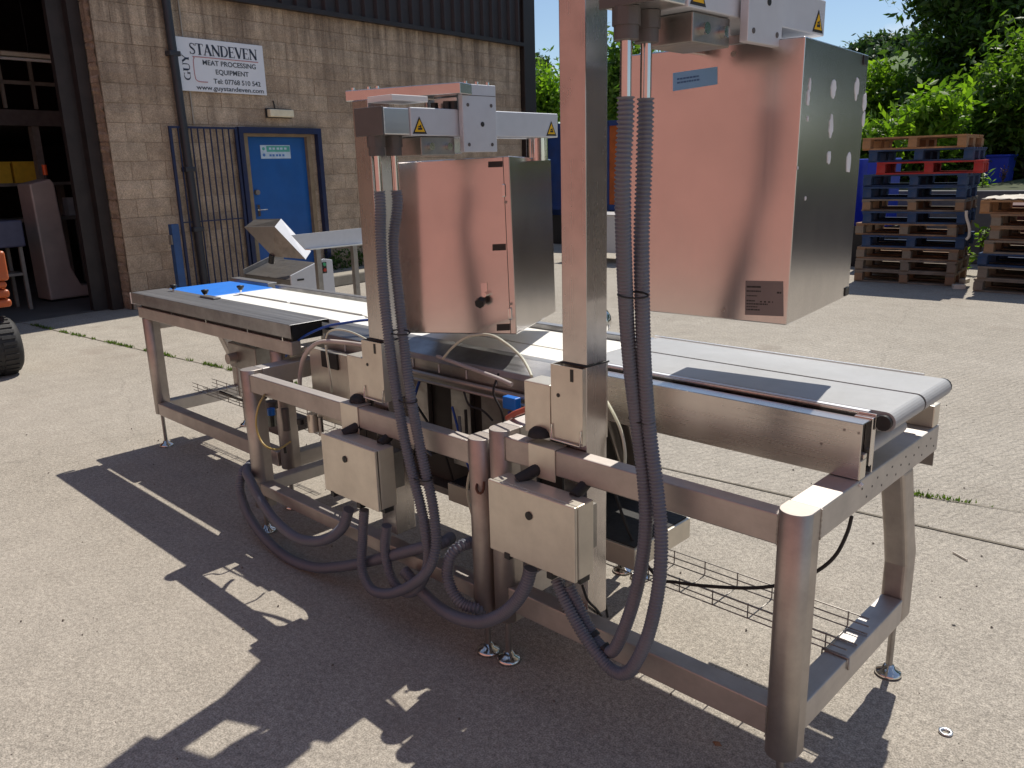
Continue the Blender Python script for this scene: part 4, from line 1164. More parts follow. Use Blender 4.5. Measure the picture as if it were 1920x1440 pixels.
cable(LA, [(611,648,1.82),(615,680,1.82),(620,712,1.82),(622,735,1.83)], .0045, TUBE_C, 'air_tube')
cable(LA, [(536,668,1.92),(548,650,1.92),(570,631,1.94),(610,613,1.98),(650,605,2.02),(690,600,2.06),(730,600,2.1)], .0055, TUBE_B, 'air_tube')
cable(LA, [(831,672,1.90),(848,652,1.90),(876,632,1.90),(918,628,1.88),(950,645,1.86),(976,668,1.83),(990,690,1.80),(998,708,1.77)], .0048, TUBE_C, 'air_tube')
cable(LA, [(820,668,1.93),(880,690,1.90),(930,708,1.87),(962,722,1.85)], .0075, mat('pale_rod', (.42,.38,.37), .45), 'guide_tube')
cable(LA, [(893,862,1.80),(880,890,1.79),(876,925,1.79),(884,960,1.80),(897,1000,1.82)], .005, TUBE_C, 'air_tube')
p = PY(958,756,1.9); q = MB(); q.box((p.x-.032,1.89,p.z-.022), (p.x+.03,1.92,p.z+.022), 0); q.build('blue_connector', BLUEPL, LA, .004)
cable(LA, [(952,784,1.80),(965,776,1.79),(980,770,1.79),(1000,762,1.80)], .010, mat('red_sleeve', (.42,.10,.06), .5), 'red_cable')
cable(LA, [(870,735,1.95),(880,760,1.93),(905,770,1.93),(925,790,1.93)], .004, RUBBER)
cable(LA, [(935,700,1.93),(925,735,1.9),(940,770,1.9),(945,800,1.9)], .004, RUBBER)
cable(LA, [(760,770,1.93),(775,790,1.9),(800,800,1.9)], .004, RUBBER)
rc = random.Random(17)
for i in range(12):
    x0 = rc.uniform(-2.75,-1.85); x1 = x0+rc.uniform(-.25,.25); y0 = rc.uniform(1.90,2.0)
    a_ = Vector((x0, y0, rc.uniform(.68,.80))); b_ = Vector((x1, y0+rc.uniform(-.05,.05), rc.uniform(.36,.55)))
    mid = (a_+b_)/2 + Vector((rc.uniform(-.1,.1), rc.uniform(-.04,.02), rc.uniform(-.12,.0)))
    cable(LA, [a_, mid, b_], rc.choice((.004,.005,.006)), rc.choice((RUBBER,RUBBER,RUBBER,TUBE_B,HOSE)), raw=True, n=6)
# hoses of station A
hose(LA, [(714,450,1.61),(720,550,1.60),(731,650,1.595),(744,740,1.595),(758,820,1.595),(774,890,1.60),(789,950,1.60),(800,1010,1.60),(803,1050,1.60),(794,1085,1.60),(773,1110,1.60),(749,1104,1.605),(731,1075,1.607),(722,1030,1.61),(725,985,1.612)], .0188, start=AE[0])
hose(LA, [(738,460,1.66),(748,560,1.645),(758,650,1.635),(770,740,1.61),(784,820,1.62),(799,890,1.62),(812,950,1.615),(818,1010,1.60),(812,1050,1.58),(793,1080,1.57),(760,1103,1.567),(725,1113,1.565),(695,1103,1.568),(679,1065,1.58),(680,1010,1.60),(683,955,1.61)], .0188, start=AE[1])
hose(LA, [(654,955,1.61),(641,990,1.60),(606,1013,1.58),(560,1010,1.57),(518,978,1.58),(487,935,1.60),(469,900,1.62),(463,884,1.66),(473,868,1.78),(505,860,1.95),(560,848,2.1)], .0215)
hose(LA, [(470,872,1.75),(456,884,1.66),(450,905,1.625),(453,932,1.612),(466,966,1.60),(496,1008,1.59),(540,1046,1.585),(590,1064,1.59),(640,1062,1.61),(690,1053,1.628),(740,1040,1.632),(790,1027,1.632),(828,1018,1.64),(845,1008,1.70)], .0215)
for (a, b, c, y) in ((736,766,623,1.615),(751,779,750,1.605),(776,806,895,1.61)): strap(LA, a, b, c, y, .0205)
q = MB(); pp = PY(458,893,1.62); 
cable(LA, [(896,905,1.66),(893,915,1.645),(898,925,1.645),(906,920,1.645),(908,900,1.655)], .0045, mat('rusty_wire', (.10,.04,.025), .8), 'wire_twist')

# ------------------------------------------------------------------ infeed conveyor C
IC = thing('infeed_conveyor', 'stainless conveyor with blue and white belts at the far end of the line', 'conveyor', (-4.0,2.2,0))
for x in (-4.872, -3.42):
    q = MB(); dpost(q, x, 1.925, .04, .212, .80); q.build('leg', S_POST, IC, .0015, 1)
    q = MB(); q.box((x-.036,1.966,.73), (x+.036,2.56,.80)); q.build('end_beam', S_TUBEY, IC, .004)
    q = MB(); q.box((x-.034,1.966,.212), (x+.03,2.414,.285)); q.build('side_rail', S_TUBEY, IC, .004)
    far_leg(IC, x, .731, .205)
    foot(IC, x, 1.92, .213); foot(IC, x, 2.455, .206)
q = MB(); q.box((-4.83,1.886,.214), (-3.461,1.946,.288)); q.build('lower_rail', S_TUBE, IC, .004)
q = MB(); q.box((-4.93,1.888,.801), (-3.235,1.938,.866)); sb = q.build('side_beam', S_TUBE, IC, .004)
q = MB(); q.box((-4.90,1.90,.8665), (-3.24,2.06,.935)); q.build('guard_shade_fill', BLACK, IC)  # black filler standing for the shade in the slot and open end
q = MB(); t = .003
q.box((-4.968,1.876,.885), (-3.212,1.876+t,.948)); q.box((-4.968,1.879,.945), (-3.212,2.085,.948)); q.box((-4.968,2.082,.925), (-3.212,2.085,.945))
q.build('near_guard', S_PLATE, IC, .001, 1)
q = MB()
for x in (-4.45,-4.05,-3.62,-3.30): q.box((x-.004,1.884,.864), (x+.004,1.8875,.880))
q.build('spacer', S_CHROME, IC)
q = MB(); q.prism([(1.876,.88),(1.876,.944),(1.90,.944),(1.95,.90),(1.93,.865)], 'x', -4.985, -4.969); q.build('guard_end', WPLAS, IC)
lane(IC, 2.112, 2.545, -5.07, -4.50, .931, .05, BELT_B)
lane(IC, 2.125, 2.268, -4.492, -3.18, .932, .04, BELT_W); lane(IC, 2.282, 2.53, -4.492, -3.18, .932, .04, BELT_W)
q = MB(); q.box((-5.03,2.115,.86), (-3.2,2.54,.880)); q.build('bed', S_DARK, IC)
q = MB(); q.box((-4.50,2.556,.90), (-3.2,2.600,.948)); q.box((-5.10,2.575,.90), (-4.62,2.64,.946)); q.build('far_guard', S_PLATE, IC, .003)
for (a, b, yy) in ((341,543,2.06),(398,553,2.07),(449,547,2.276)):
    p = PZ(a, b, .95); x = p.x; p.y = yy
    q = MB(); q.cyl((x,p.y,.9485), (x,p.y,.963), .007, 10, 1); q.lathe((x,p.y,.960), [(0,0),(.012,.0),(.022,.016),(.022,.024),(0,.028)], 5); q.build('wing_knob', [BLACK, S_CHROME], IC)
q = MB(); q.box((-4.40,2.03,.9485), (-4.24,2.075,.958)); q.build('slide_clamp', S_DARK, IC, .003)
q = MB(); q.box((-4.41,2.2685,.925), (-3.9,2.2755,.938)); q.box((-3.86,2.2685,.925), (-3.22,2.2755,.938)); q.build('centre_strip', S_DARK, IC)
# drive and clutter under the belt
q = MB(); q.box((-4.28,2.10,.56), (-3.98,2.35,.70)); mo = q.build('drive_box', S_DARK, IC, .006)
q = MB(); q.cyl((-4.2,2.05,.62), (-4.2,2.10,.62), .03, 14); q.build('drive_shaft', S_TUBE, mo)
for x in (-4.22, -4.06):
    q = MB(); q.box((x,2.16,.70), (x+.03,2.19,.80)); q.build('drive_hanger', S_TUBE, mo)
wire_tray(IC, -4.95, -3.5, 2.17, 2.29, .292, 11)
cable(IC, [Vector((-4.6,2.32,.74)), Vector((-4.45,2.30,.62)), Vector((-4.3,2.28,.50)), Vector((-4.2,2.26,.36)), Vector((-4.4,2.23,.305)), Vector((-4.7,2.22,.31))], .008, RUBBER, raw=True)
cable(IC, [Vector((-4.1,2.2,.36)), Vector((-3.95,2.1,.34)), Vector((-3.8,2.05,.36)), Vector((-3.7,2.12,.38)), Vector((-3.9,2.2,.32))], .007, RUBBER, raw=True)
q = MB(); q.box((-3.95,2.02,.292), (-3.66,2.20,.36)); q.build('junction_box', GREYCAP, IC, .008)
cable(IC, [(545,668,1.95),(560,662,1.95),(580,650,1.97)], .006, TUBE_C, 'air_tube')
# ------------------------------------------------------------------ the chute machine by the wall
CH = thing('chute_machine', 'stainless feeder with a tilted scoop and a white chute in front of the blue door', 'machine', (-8.0,4.7,0))
XP = -7.6
a_, b_, c_, d_ = PX(545,517,XP), PX(607,485,XP), PX(623,487,XP), PX(629,556,XP)
poly = [(a_.y,.10),(a_.y,a_.z),(b_.y,b_.z),(c_.y,c_.z),(d_.y+.01,.10)]
e_ = PY(456,520,a_.y)
q = MB(); q.prism(poly, 'x', XP-.02, XP); q.build('side_panel', ALU, CH, .004)
q = MB(); q.prism(poly, 'x', e_.x, e_.x+.02); q.build('side_panel', S_DARK, CH, .004)
dz = .05
q = MB(); q.prism([(a_.y+.01,.12),(a_.y+.01,a_.z-dz),(b_.y,b_.z-dz),(c_.y-.01,c_.z-dz),(d_.y,.12)], 'x', e_.x+.021, XP-.021); q.build('feeder_body', S_DARK, CH, .004)
p = PX(607,500,XP); q = MB(); q.box((XP,p.y-.035,p.z-.07), (XP+.012,p.y+.03,p.z+.05)); sw = q.build('switch', BLACK, CH, .003)
q = MB(); q.cyl((XP+.012,p.y,p.z+.025), (XP+.026,p.y,p.z+.025), .018, 12, 0); q.cyl((XP+.012,p.y,p.z-.035), (XP+.026,p.y,p.z-.035), .018, 12, 1); q.build('switch_button', [mat('green_button', (.05,.35,.16), .4), mat('red_button', (.45,.05,.03), .4)], sw)
p = PX(565,524,XP); q = MB(); q.box((XP,p.y-.05,p.z-.01), (XP+.006,p.y+.03,p.z+.008)); q.build('handle', BLACK, CH)
for (x, y) in ((XP-.05,a_.y+.06),(XP-.05,d_.y-.06),(e_.x+.06,a_.y+.06),(e_.x+.06,d_.y-.06)):
    q = MB(); q.cyl((x,y,0), (x,y,.12), .025, 10); q.build('foot', BLACK, CH)
def T(px, py, t): return CAM + ray(px, py)*t
A_, B2, C_, D_, E_, F_, G_ = T(458,426,9.0), T(515,425,8.7), T(511,481,8.85), T(573,486,8.7), T(527,410,8.78), T(583,471,8.78), T(478,411,9.15)
def sheet(name, pts, m, th=.012, parent=CH):
    pts = [Vector(p) for p in pts]; n_ = (pts[1]-pts[0]).cross(pts[2]-pts[0]).normalized()*th; k = len(pts)
    q = MB(); q.add(pts + [p+n_ for p in pts], [tuple(range(k))[::-1], tuple(range(k,2*k))] + [(i,(i+1)%k,k+(i+1)%k,k+i) for i in range(k)])
    return q.build(name, m, parent)
S_SUNLIT = S_PANEL
sheet('scoop_side', (A_,B2,C_), S_PANEL); sheet('scoop_side', (B2,D_,C_), S_DARK); sheet('scoop_rim', (B2,E_,F_,D_), ALU, .015); sheet('scoop_back', (A_,G_,E_,B2), S_DARK, .004)  # sunlit side tan, shaded side and inside dark: light put into the metals
q = MB(); q.tube([C_+Vector((0,0,.02)), Vector(((e_.x+XP)/2, C_.y, b_.z-.04))], .035, 10); q.build('scoop_stem', BLACK, CH)
c0, c1, c2, c3 = PX(556,441,-6.9), PX(690,427,-6.9), PX(690,458,-6.9), PX(582,469,-6.9)
off = Vector((-.05,-.02,0))
sheet('chute_side', (c0+off,c1+off,c2+off,c3+off), ALU, .012); sheet('chute_floor', (c3,c2,c2+off,c3+off), S_BRIGHT, .01)
q = MB(); m_ = c2*.8+c3*.2
for f in (.12,.75):
    m_ = c3*(1-f)+c2*f; q.box((m_.x-.03,m_.y-.03,0), (m_.x+.02,m_.y+.02,m_.z))
q.build('chute_leg', S_DARK, CH)

# ------------------------------------------------------------------ trolley and blue/orange steel cabin in the far yard
p = PZ(1134,492,0)
tr = thing('bin_trolley', 'grey steel bin on castors standing in the far yard', 'trolley', p)
q = MB(); x0, y0 = p.x-.75, p.y-.05
q.box((x0,y0,.20), (x0+1.25,y0+.03,.78)); q.box((x0,y0+.67,.20), (x0+1.25,y0+.70,.78)); q.box((x0,y0+.03,.20), (x0+.03,y0+.67,.78)); q.box((x0+1.22,y0+.03,.20), (x0+1.25,y0+.67,.78)); q.box((x0,y0,.17), (x0+1.25,y0+.7,.20))
q.build('bin_body', ALU, tr, .004)
q = MB(); q.box((x0-.02,y0-.02,.78), (x0+1.27,y0+.72,.80)); q.build('lid', S_BRIGHT, tr, .003)
for (x, y) in ((x0+.72,y0+.05),(x0+.05,y0+.05),(x0+.05,y0+.65),(x0+1.2,y0+.65),(x0+1.2,y0+.05)):
    q = MB(); q.cyl((x-.02,y,.06), (x+.02,y,.06), .058, 14, 0); q.box((x-.03,y-.02,.06), (x+.03,y+.02,.17), 1); q.build('castor', [RUBBER, S_CHROME], tr)
a = T(1022,300,17.0); b = T(1178,300,16.0); a.z = b.z = 0
dr = (b-a).normalized(); nr = Vector((-dr.y, dr.x, 0))
if nr.dot(a) < 0: nr = -nr
cab_o = thing('storage_cabin', 'blue framed steel cabin with orange panels standing in the far yard', 'cabin', (a+b)/2 + nr*.8)
CMx = Matrix((dr, nr, Vector((0,0,1)))).transposed().to_4x4(); CMx.translation = a
Ld = (b-a).length
q = MB()
for s in (0, Ld*.36, Ld*.745, Ld): q.box((s-.06,0,.55), (s+.06,.14,2.42), 0, CMx)
q.box((0,0,2.34), (Ld,.14,2.44), 0, CMx); q.box((0,0,.72), (Ld,.14,.82), 0, CMx)
BLUEF = mat('cabin_blue', (.012,.05,.20), .5, 0, .25, 5, dirt=.4)
q.build('cabin_frame', BLUEF, cab_o)
q = MB(); q.box((Ld*.745+.06,.03,.82), (Ld-.06,.07,2.34), 0, CMx); q.build('panel', mat('cabin_orange', (.46,.11,.02), .55, 0, .25, 5, dirt=.5), cab_o)
q = MB(); q.box((.06,.03,.82), (Ld*.745-.06,.07,2.34), 0, CMx); q.build('panel', BLUEF, cab_o)
q = MB(); q.box((0,.15,.6), (Ld,1.6,2.38), 0, CMx); q.build('cabin_body', BLUEF, cab_o)
q = MB(); q.box((-.02,.1,0), (Ld+.02,1.5,.6), 0, CMx); q.build('plinth', RUBBER, cab_o)

# ------------------------------------------------------------------ pallets
PH = .153
def pallet_meshes(m, mb_):
    """board and block meshes of one colour"""
    out = {}
    def me(name, a, b, mm):
        q = MB(); q.box(a, b); x = bpy.data.meshes.new(name); x.from_pydata([tuple(v) for v in q.v], [], q.f); x.materials.append(mm); return x
    out['deck_board'] = me('deck_board', (-.6,-.05,0), (.6,.05,.020), m)
    out['wide_board'] = me('deck_board', (-.6,-.07,0), (.6,.07,.020), m)
    out['cross_board'] = me('cross_board', (-.05,-.5,0), (.05,.5,.020), m)
    out['block'] = me('block', (-.05,-.07,0), (.05,.07,.092), mb_)
    return out
PM = {k: pallet_meshes(a, b) for k, (a, b) in dict(new=(W_NEW,W_NEW), old=(W_OLD,W_OLD), blue=(W_BLUE,W_BLUE), red=(W_RED,W_RED), mid=(W_MID,W_OLD), oldb=(W_OLD,W_MID)).items()}
pr = random.Random(21)
def pallet(kind, label, x, y, z, yaw, group):
    t = thing('pallet', label, 'pallet', (x,y,z), yaw, group)
    ms = PM[kind]
    def put(name, mesh, loc, rz=0):
        o = bpy.data.objects.new(name, mesh); col.objects.link(o); o.parent = t; o.location = loc
        o.rotation_euler = (0, 0, rz+pr.uniform(-.006,.006))
    for yy in (-.43, 0, .43): put('bottom_board', ms['deck_board'], (0,yy,.0))
    for yy in (-.43, 0, .43):
        for xx in (-.545, 0, .545): put('block', ms['block'], (xx+pr.uniform(-.012,.012),yy,.0205))
    for xx in (-.545, 0, .545): put('cross_board', ms['cross_board'], (xx,0,.113))
    for i, yy in enumerate((-.43,-.28,-.14,0,.14,.28,.43)): put('deck_board', ms['wide_board' if i in (0,6) else 'deck_board'], (pr.uniform(-.006,.006),yy,.1332))
    return t
S1 = Vector((-3.80,11.60,0)); YA = R(7.7)
lay = [('oldb','lowest weathered pallet of the tall stack, standing on the concrete',0,0,0),
 ('old','weathered pallet second from the ground in the tall stack',.01,0,-1),
 ('mid','brown pallet third from the ground in the tall stack',0,.01,1),
 ('blue','dark blue pallet under a brown one low in the tall stack',.05,0,1.5),
 ('mid','brown pallet with orange blocks between two dark blue ones in the tall stack',-.02,.01,-2),
 ('blue','dark blue pallet directly above the brown one halfway up the tall stack',.04,-.01,1),
 ('oldb','pale edged weathered pallet in the middle of the tall stack',.03,0,-1),
 ('blue','dark blue pallet resting on the pale edged one in the tall stack',.01,.02,0.5),
 ('blue','dark blue pallet directly under the red pallet',.02,.03,-1.5),
 ('red','bright red pallet near the top of the tall stack',.14,.01,4),
 ('blue','dark blue pallet directly on the red pallet',.06,.02,-1),
 ('new','fresh orange wooden pallet on top of the tall stack',.0,-.02,-3)]
for i, (k, lab, dx, dy, dw) in enumerate(lay):
    pallet(k, lab, S1.x+dx, S1.y+dy, .001+i*PH*1.002, YA+R(dw), 'pallets in the tall stack')
S2 = Vector((-2.26,11.42,0))
lay2 = [('old','lowest dark pallet of the short stack beside the tall one',0,0,0),
 ('old','dark pallet second from the ground in the short stack',.02,0,1),
 ('blue','blue blocked pallet third from the ground in the short stack',.02,.0,-1),
 ('oldb','grey pallet with pale blocks in the middle of the short stack',.05,0,1),
 ('mid','brown pallet set back above the grey one in the short stack',.12,0,-1.5),
 ('mid','brown pallet second from the top of the short stack',.09,0,1),
 ('new','orange wooden pallet under the pale sheets on top of the short stack',-.02,.0,-2)]
for i, (k, lab, dx, dy, dw) in enumerate(lay2):
    pallet(k, lab, S2.x+dx, S2.y+dy, .001+i*PH*1.002, R(2+dw), 'pallets in the short stack')
zt2 = 7*PH*1.002+.002
def crumple(name, x0, x1, y0, y1, z, amp, m, seed, nx=14, ny=10):
    rq = random.Random(seed); q = MB(); vs = []
    for j in range(ny+1):
        for i in range(nx+1):
            u, v = i/nx, j/ny
            vs.append((x0+(x1-x0)*u+rq.uniform(-.02,.02), y0+(y1-y0)*v+rq.uniform(-.02,.02), z+amp*(.5+.5*math.sin(u*9+seed)*math.cos(v*7+seed*2))*rq.uniform(.3,1)))
    fs = [(j*(nx+1)+i, j*(nx+1)+i+1, (j+1)*(nx+1)+i+1, (j+1)*(nx+1)+i) for j in range(ny) for i in range(nx)]
    q.add(vs, fs)
    o = bare(q, name, m, ((x0+x1)/2,(y0+y1)/2,z)); md = o.modifiers.new('s','SOLIDIFY'); md.thickness = .008; return o
PALE = mat('pale_card', (.62,.57,.49), .8, 0, .12, 9)
tag(crumple('packing_sheet', -2.86,-2.15,10.95,11.8,zt2+.004,.05,PALE,4), 'crumpled pale packing sheet lying on top of the short pallet stack', 'sheet')
tag(crumple('black_sheet', -2.1,-1.7,11.0,11.7,zt2+.05,.06,RUBBER,9), 'black plastic sheet on the short pallet stack behind the pale one', 'sheet')
q = MB(); pz = PY(1812,395,11.05)
q.tube(spline([pz, pz+Vector((.01,0,-.08)), pz+Vector((.05,.01,-.2)), pz+Vector((.06,0,-.30)), pz+Vector((.03,0,-.35))], .02), .018, 6)
tag(bare(q, 'plastic_wrap', PALE, pz), 'strip of pale plastic wrap hanging beside the tall pallet stack', 'wrap')
dk = mat('dark_red_paint', (.07,.012,.012), .7, 0, .3)
cr2 = thing('steel_stillage', 'dark red box standing in the gap between the two pallet stacks', 'box', (-2.6,12.6,0))
q = MB(); q.box((-3.1,12.35,.08), (-2.0,13.0,.95)); q.build('box_body', dk, cr2, .01)
for x in (-3.05,-2.05):
    q = MB(); q.box((x-.04,12.4,0), (x+.04,12.95,.08)); q.build('runner', dk, cr2)
    q = MB(); q.box((x-.03,12.33,.08), (x+.03,12.35,.95)); q.build('corner_rib', dk, cr2)
for i, (a, b, lab) in enumerate(((1797,541,'pale offcut of wood on the concrete between the pallet stacks'),(1808,530,'second pale wood offcut, just behind the first one between the pallet stacks'))):
    p = PZ(a, b, 0); q = MB(); q.box((-.07,-.04,0), (.07,.04,.05), 0, Matrix.Translation(p) @ Matrix.Rotation(.5+i,4,'Z'))
    tag(bare(q, 'wood_offcut', PALE, p), lab, 'offcut', 'wood offcuts by the pallets')
# low wall, bank and blue bin behind the pallets
q = MB(); q.box((-9,13.7,0), (14,13.95,1.08)); o = bare(q, 'low_wall', mat('grey_wall', (.13,.125,.12), .9, 0, .2, 4, .4, 30), (2,13.8,0), bevel=.02); tag(o, 'low grey concrete wall behind the pallet stacks', 'wall')
q = MB(); n_ = 24; vs = []
for j in range(9):
    for i in range(n_+1): vs.append((-12+30*i/n_+0, 13.96+j*6, [1.0,1.25,1.6,1.9,2.1,2.3,2.4,2.5,2.5][j]*(1 if j else 1)+.15*math.sin(i*1.7+j)*(j>0)))
q.add(vs, [(j*(n_+1)+i, j*(n_+1)+i+1, (j+1)*(n_+1)+i+1, (j+1)*(n_+1)+i) for j in range(8) for i in range(n_)], 0, True)
o = q.build('bank', mat('bank_soil', (.05,.06,.022), .95, 0, .35, 4)); o['kind'] = 'structure'
p = T(1866,318,14.9)
bn = thing('blue_bin', 'bright blue plastic bin standing behind the low wall', 'bin', (p.x,p.y,1.0))
BB = mat('bin_blue', (.012,.045,.50), .45, 0, .1)
q = MB(); x0, x1 = T(1840,318,14.9).x, T(1895,318,14.9).x; zt = T(1866,290,14.9).z
q.prism([(x0+.03,.95),(x1-.03,.95),(x1,zt-.04),(x0,zt-.04)], 'y', p.y, p.y+.5); q.build('bin_body', BB, bn, .01)
q = MB(); q.box((x0-.02,p.y-.02,zt-.04), (x1+.02,p.y+.52,zt)); q.build('rim', BB, bn, .006)

bn2 = thing('blue_bin', 'bright blue plastic bin glimpsed through the gaps of the tall pallet stack', 'bin', (-4.1,12.75,0), 0)
q = MB()
for (a, b) in ((T(1640,330,13.6), T(1700,330,13.6)), (T(1722,330,13.6), T(1775,330,13.6))): q.box((a.x,12.6,.60), (b.x,13.0,1.58))
q.build('bin_body', BB, bn2, .01)
q = MB(); q.box((T(1635,330,13.6).x,12.55,.0), (T(1780,330,13.6).x,13.05,.60)); q.build('bin_base', RUBBER, bn2)

# ------------------------------------------------------------------ trees and shrubs
def leaf_cloud(centre, rad, ncl, per, size, seed, shell=.55, squash=1.0, clr=.28):
    """leaf-sized faces in clumps through the volume of a crown"""
    rq = random.Random(seed); vs = []; fs = []
    rx, ry, rz_ = rad
    lobes = [(Vector((rq.uniform(-.55,.55), rq.uniform(-.55,.55), rq.uniform(-.55,.6))), rq.uniform(.35,.62)) for _ in range(9)]
    for c in range(ncl):
        if rq.random() < .8:
            lc, lr = lobes[rq.randrange(len(lobes))]
        else: lc, lr = Vector((0,0,0)), .95
        d = Vector((rq.gauss(0,1), rq.gauss(0,1), rq.gauss(0,1))).normalized()
        k = lr*(shell + (1-shell)*rq.random()) if rq.random() < .75 else lr*rq.random()
        p = lc + d*k
        P0 = Vector((centre[0]+p.x*rx, centre[1]+p.y*ry, centre[2]+p.z*rz_))
        cr_ = clr*(.5+rq.random())
        for _ in range(per):
            o_ = Vector((rq.gauss(0,cr_), rq.gauss(0,cr_), rq.gauss(0,cr_*.7)))
            q = P0 + o_
            nrm = Vector((rq.gauss(0,.7), rq.gauss(0,.7), rq.gauss(.55,.6))).normalized()
            t = nrm.orthogonal().normalized(); t = Matrix.Rotation(rq.random()*6.28, 3, nrm) @ t; b = nrm.cross(t)
            s = size*(.55+.9*rq.random()); n0 = len(vs)
            vs += [tuple(q - t*s), tuple(q + b*s*.42 - nrm*s*.1), tuple(q + t*s*1.05 - nrm*s*.12), tuple(q - b*s*.42 - nrm*s*.1)]
            fs.append((n0,n0+1,n0+2,n0+3))
    return vs, fs
def tree(name, label, cat, base, centre, rad, ncl, per, size, seed, m, tr_r=.1, limbs=6, group=None, clr=.28, shell=.55):
    t = thing(name, label, cat, base, 0, group)
    q = MB(); vs, fs = leaf_cloud(centre, rad, ncl, per, size, seed, shell, 1, clr); q.add(vs, fs); q.build('crown', m, t)
    q = MB(); rq = random.Random(seed+5); b = Vector(base); c = Vector(centre)
    top = c + Vector((0,0,rad[2]*.35))
    path = spline([b, b*.65+c*.35+Vector((rq.uniform(-.1,.1),rq.uniform(-.1,.1),0)), c*.8+b*.2, top], .25)
    k = len(path); q.tube(path, tr_r, 9, 0, True, [tr_r*(1.15-.95*i/(k-1)) for i in range(k)])
    for i in range(limbs):
        s0 = path[int(k*(.35+.5*i/limbs))]; a_ = rq.random()*6.28; e = c + Vector((rad[0]*.75*math.cos(a_), rad[1]*.75*math.sin(a_), rad[2]*rq.uniform(-.3,.7)))
        pt = spline([s0, s0*.5+e*.5+Vector((0,0,.15*rad[2])), e], .25)
        kk = max(2, len(pt)); q.tube(pt, .02, 6, 0, True, [tr_r*.5*(1-.85*j/(kk-1)) for j in range(kk)])
    q.build('trunk', BARK, t); return t
def at(px, py, t): return T(px, py, t)
def plant(name, label, cat, px, py, dist, rxp, rzp, seed, m, ncl, per, size, gz=1.1, tr_r=.1, group=None, clr=.28, ry=None, limbs=6, shell=.55):
    k = dist/FPX; c = at(px, py, dist); rx = rxp*k; rz_ = rzp*k
    return tree(name, label, cat, (c.x,c.y,gz), tuple(c), (rx, ry or rx, rz_), ncl, per, size, seed, m, tr_r, limbs, group, clr, shell)
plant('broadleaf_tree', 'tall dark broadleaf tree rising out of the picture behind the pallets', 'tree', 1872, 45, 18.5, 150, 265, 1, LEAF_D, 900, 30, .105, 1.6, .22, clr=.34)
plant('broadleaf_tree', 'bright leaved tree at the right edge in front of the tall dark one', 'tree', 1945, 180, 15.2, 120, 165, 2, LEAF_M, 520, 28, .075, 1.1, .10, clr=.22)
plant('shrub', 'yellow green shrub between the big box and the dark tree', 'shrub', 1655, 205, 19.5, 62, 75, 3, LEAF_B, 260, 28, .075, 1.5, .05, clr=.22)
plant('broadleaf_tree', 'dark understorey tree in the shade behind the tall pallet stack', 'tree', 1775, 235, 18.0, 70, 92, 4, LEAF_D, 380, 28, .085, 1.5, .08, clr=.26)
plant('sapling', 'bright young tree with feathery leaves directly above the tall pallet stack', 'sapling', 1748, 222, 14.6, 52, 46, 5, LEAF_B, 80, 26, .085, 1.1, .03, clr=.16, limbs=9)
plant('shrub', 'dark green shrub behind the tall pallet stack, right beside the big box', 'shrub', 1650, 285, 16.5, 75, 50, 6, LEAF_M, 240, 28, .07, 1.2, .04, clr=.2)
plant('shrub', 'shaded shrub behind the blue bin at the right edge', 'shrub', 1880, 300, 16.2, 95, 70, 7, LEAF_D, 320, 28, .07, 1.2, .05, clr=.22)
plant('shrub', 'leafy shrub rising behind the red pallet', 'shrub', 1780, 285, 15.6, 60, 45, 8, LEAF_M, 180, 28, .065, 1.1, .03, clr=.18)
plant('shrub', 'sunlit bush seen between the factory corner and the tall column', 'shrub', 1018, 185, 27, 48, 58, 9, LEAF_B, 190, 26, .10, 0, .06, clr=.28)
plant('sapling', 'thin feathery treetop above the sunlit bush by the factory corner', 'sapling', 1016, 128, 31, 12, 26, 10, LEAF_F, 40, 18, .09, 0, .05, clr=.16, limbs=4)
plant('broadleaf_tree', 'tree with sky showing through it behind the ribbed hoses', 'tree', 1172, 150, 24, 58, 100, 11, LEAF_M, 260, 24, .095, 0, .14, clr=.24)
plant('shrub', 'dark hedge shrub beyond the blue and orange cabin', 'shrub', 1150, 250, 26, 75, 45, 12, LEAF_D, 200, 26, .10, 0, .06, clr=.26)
# the same belt of trees goes on to the right
for i, (x, y, r_, h_, lab) in enumerate(((1.2,17.5,2.6,4.6,'wide tree in the belt right of the bright leaved tree'),(5.2,16.5,2.8,5.0,'big tree in the belt further to the right along the low wall'),(9.5,15.6,2.7,4.4,'last tree at the far right end of the low wall'))):
    tree('broadleaf_tree', lab, 'tree', (x,y,1.3), (x,y,h_), (r_,r_,3.2), 420, 26, .13, 30+i, LEAF_D, .2, 6, None, .36)
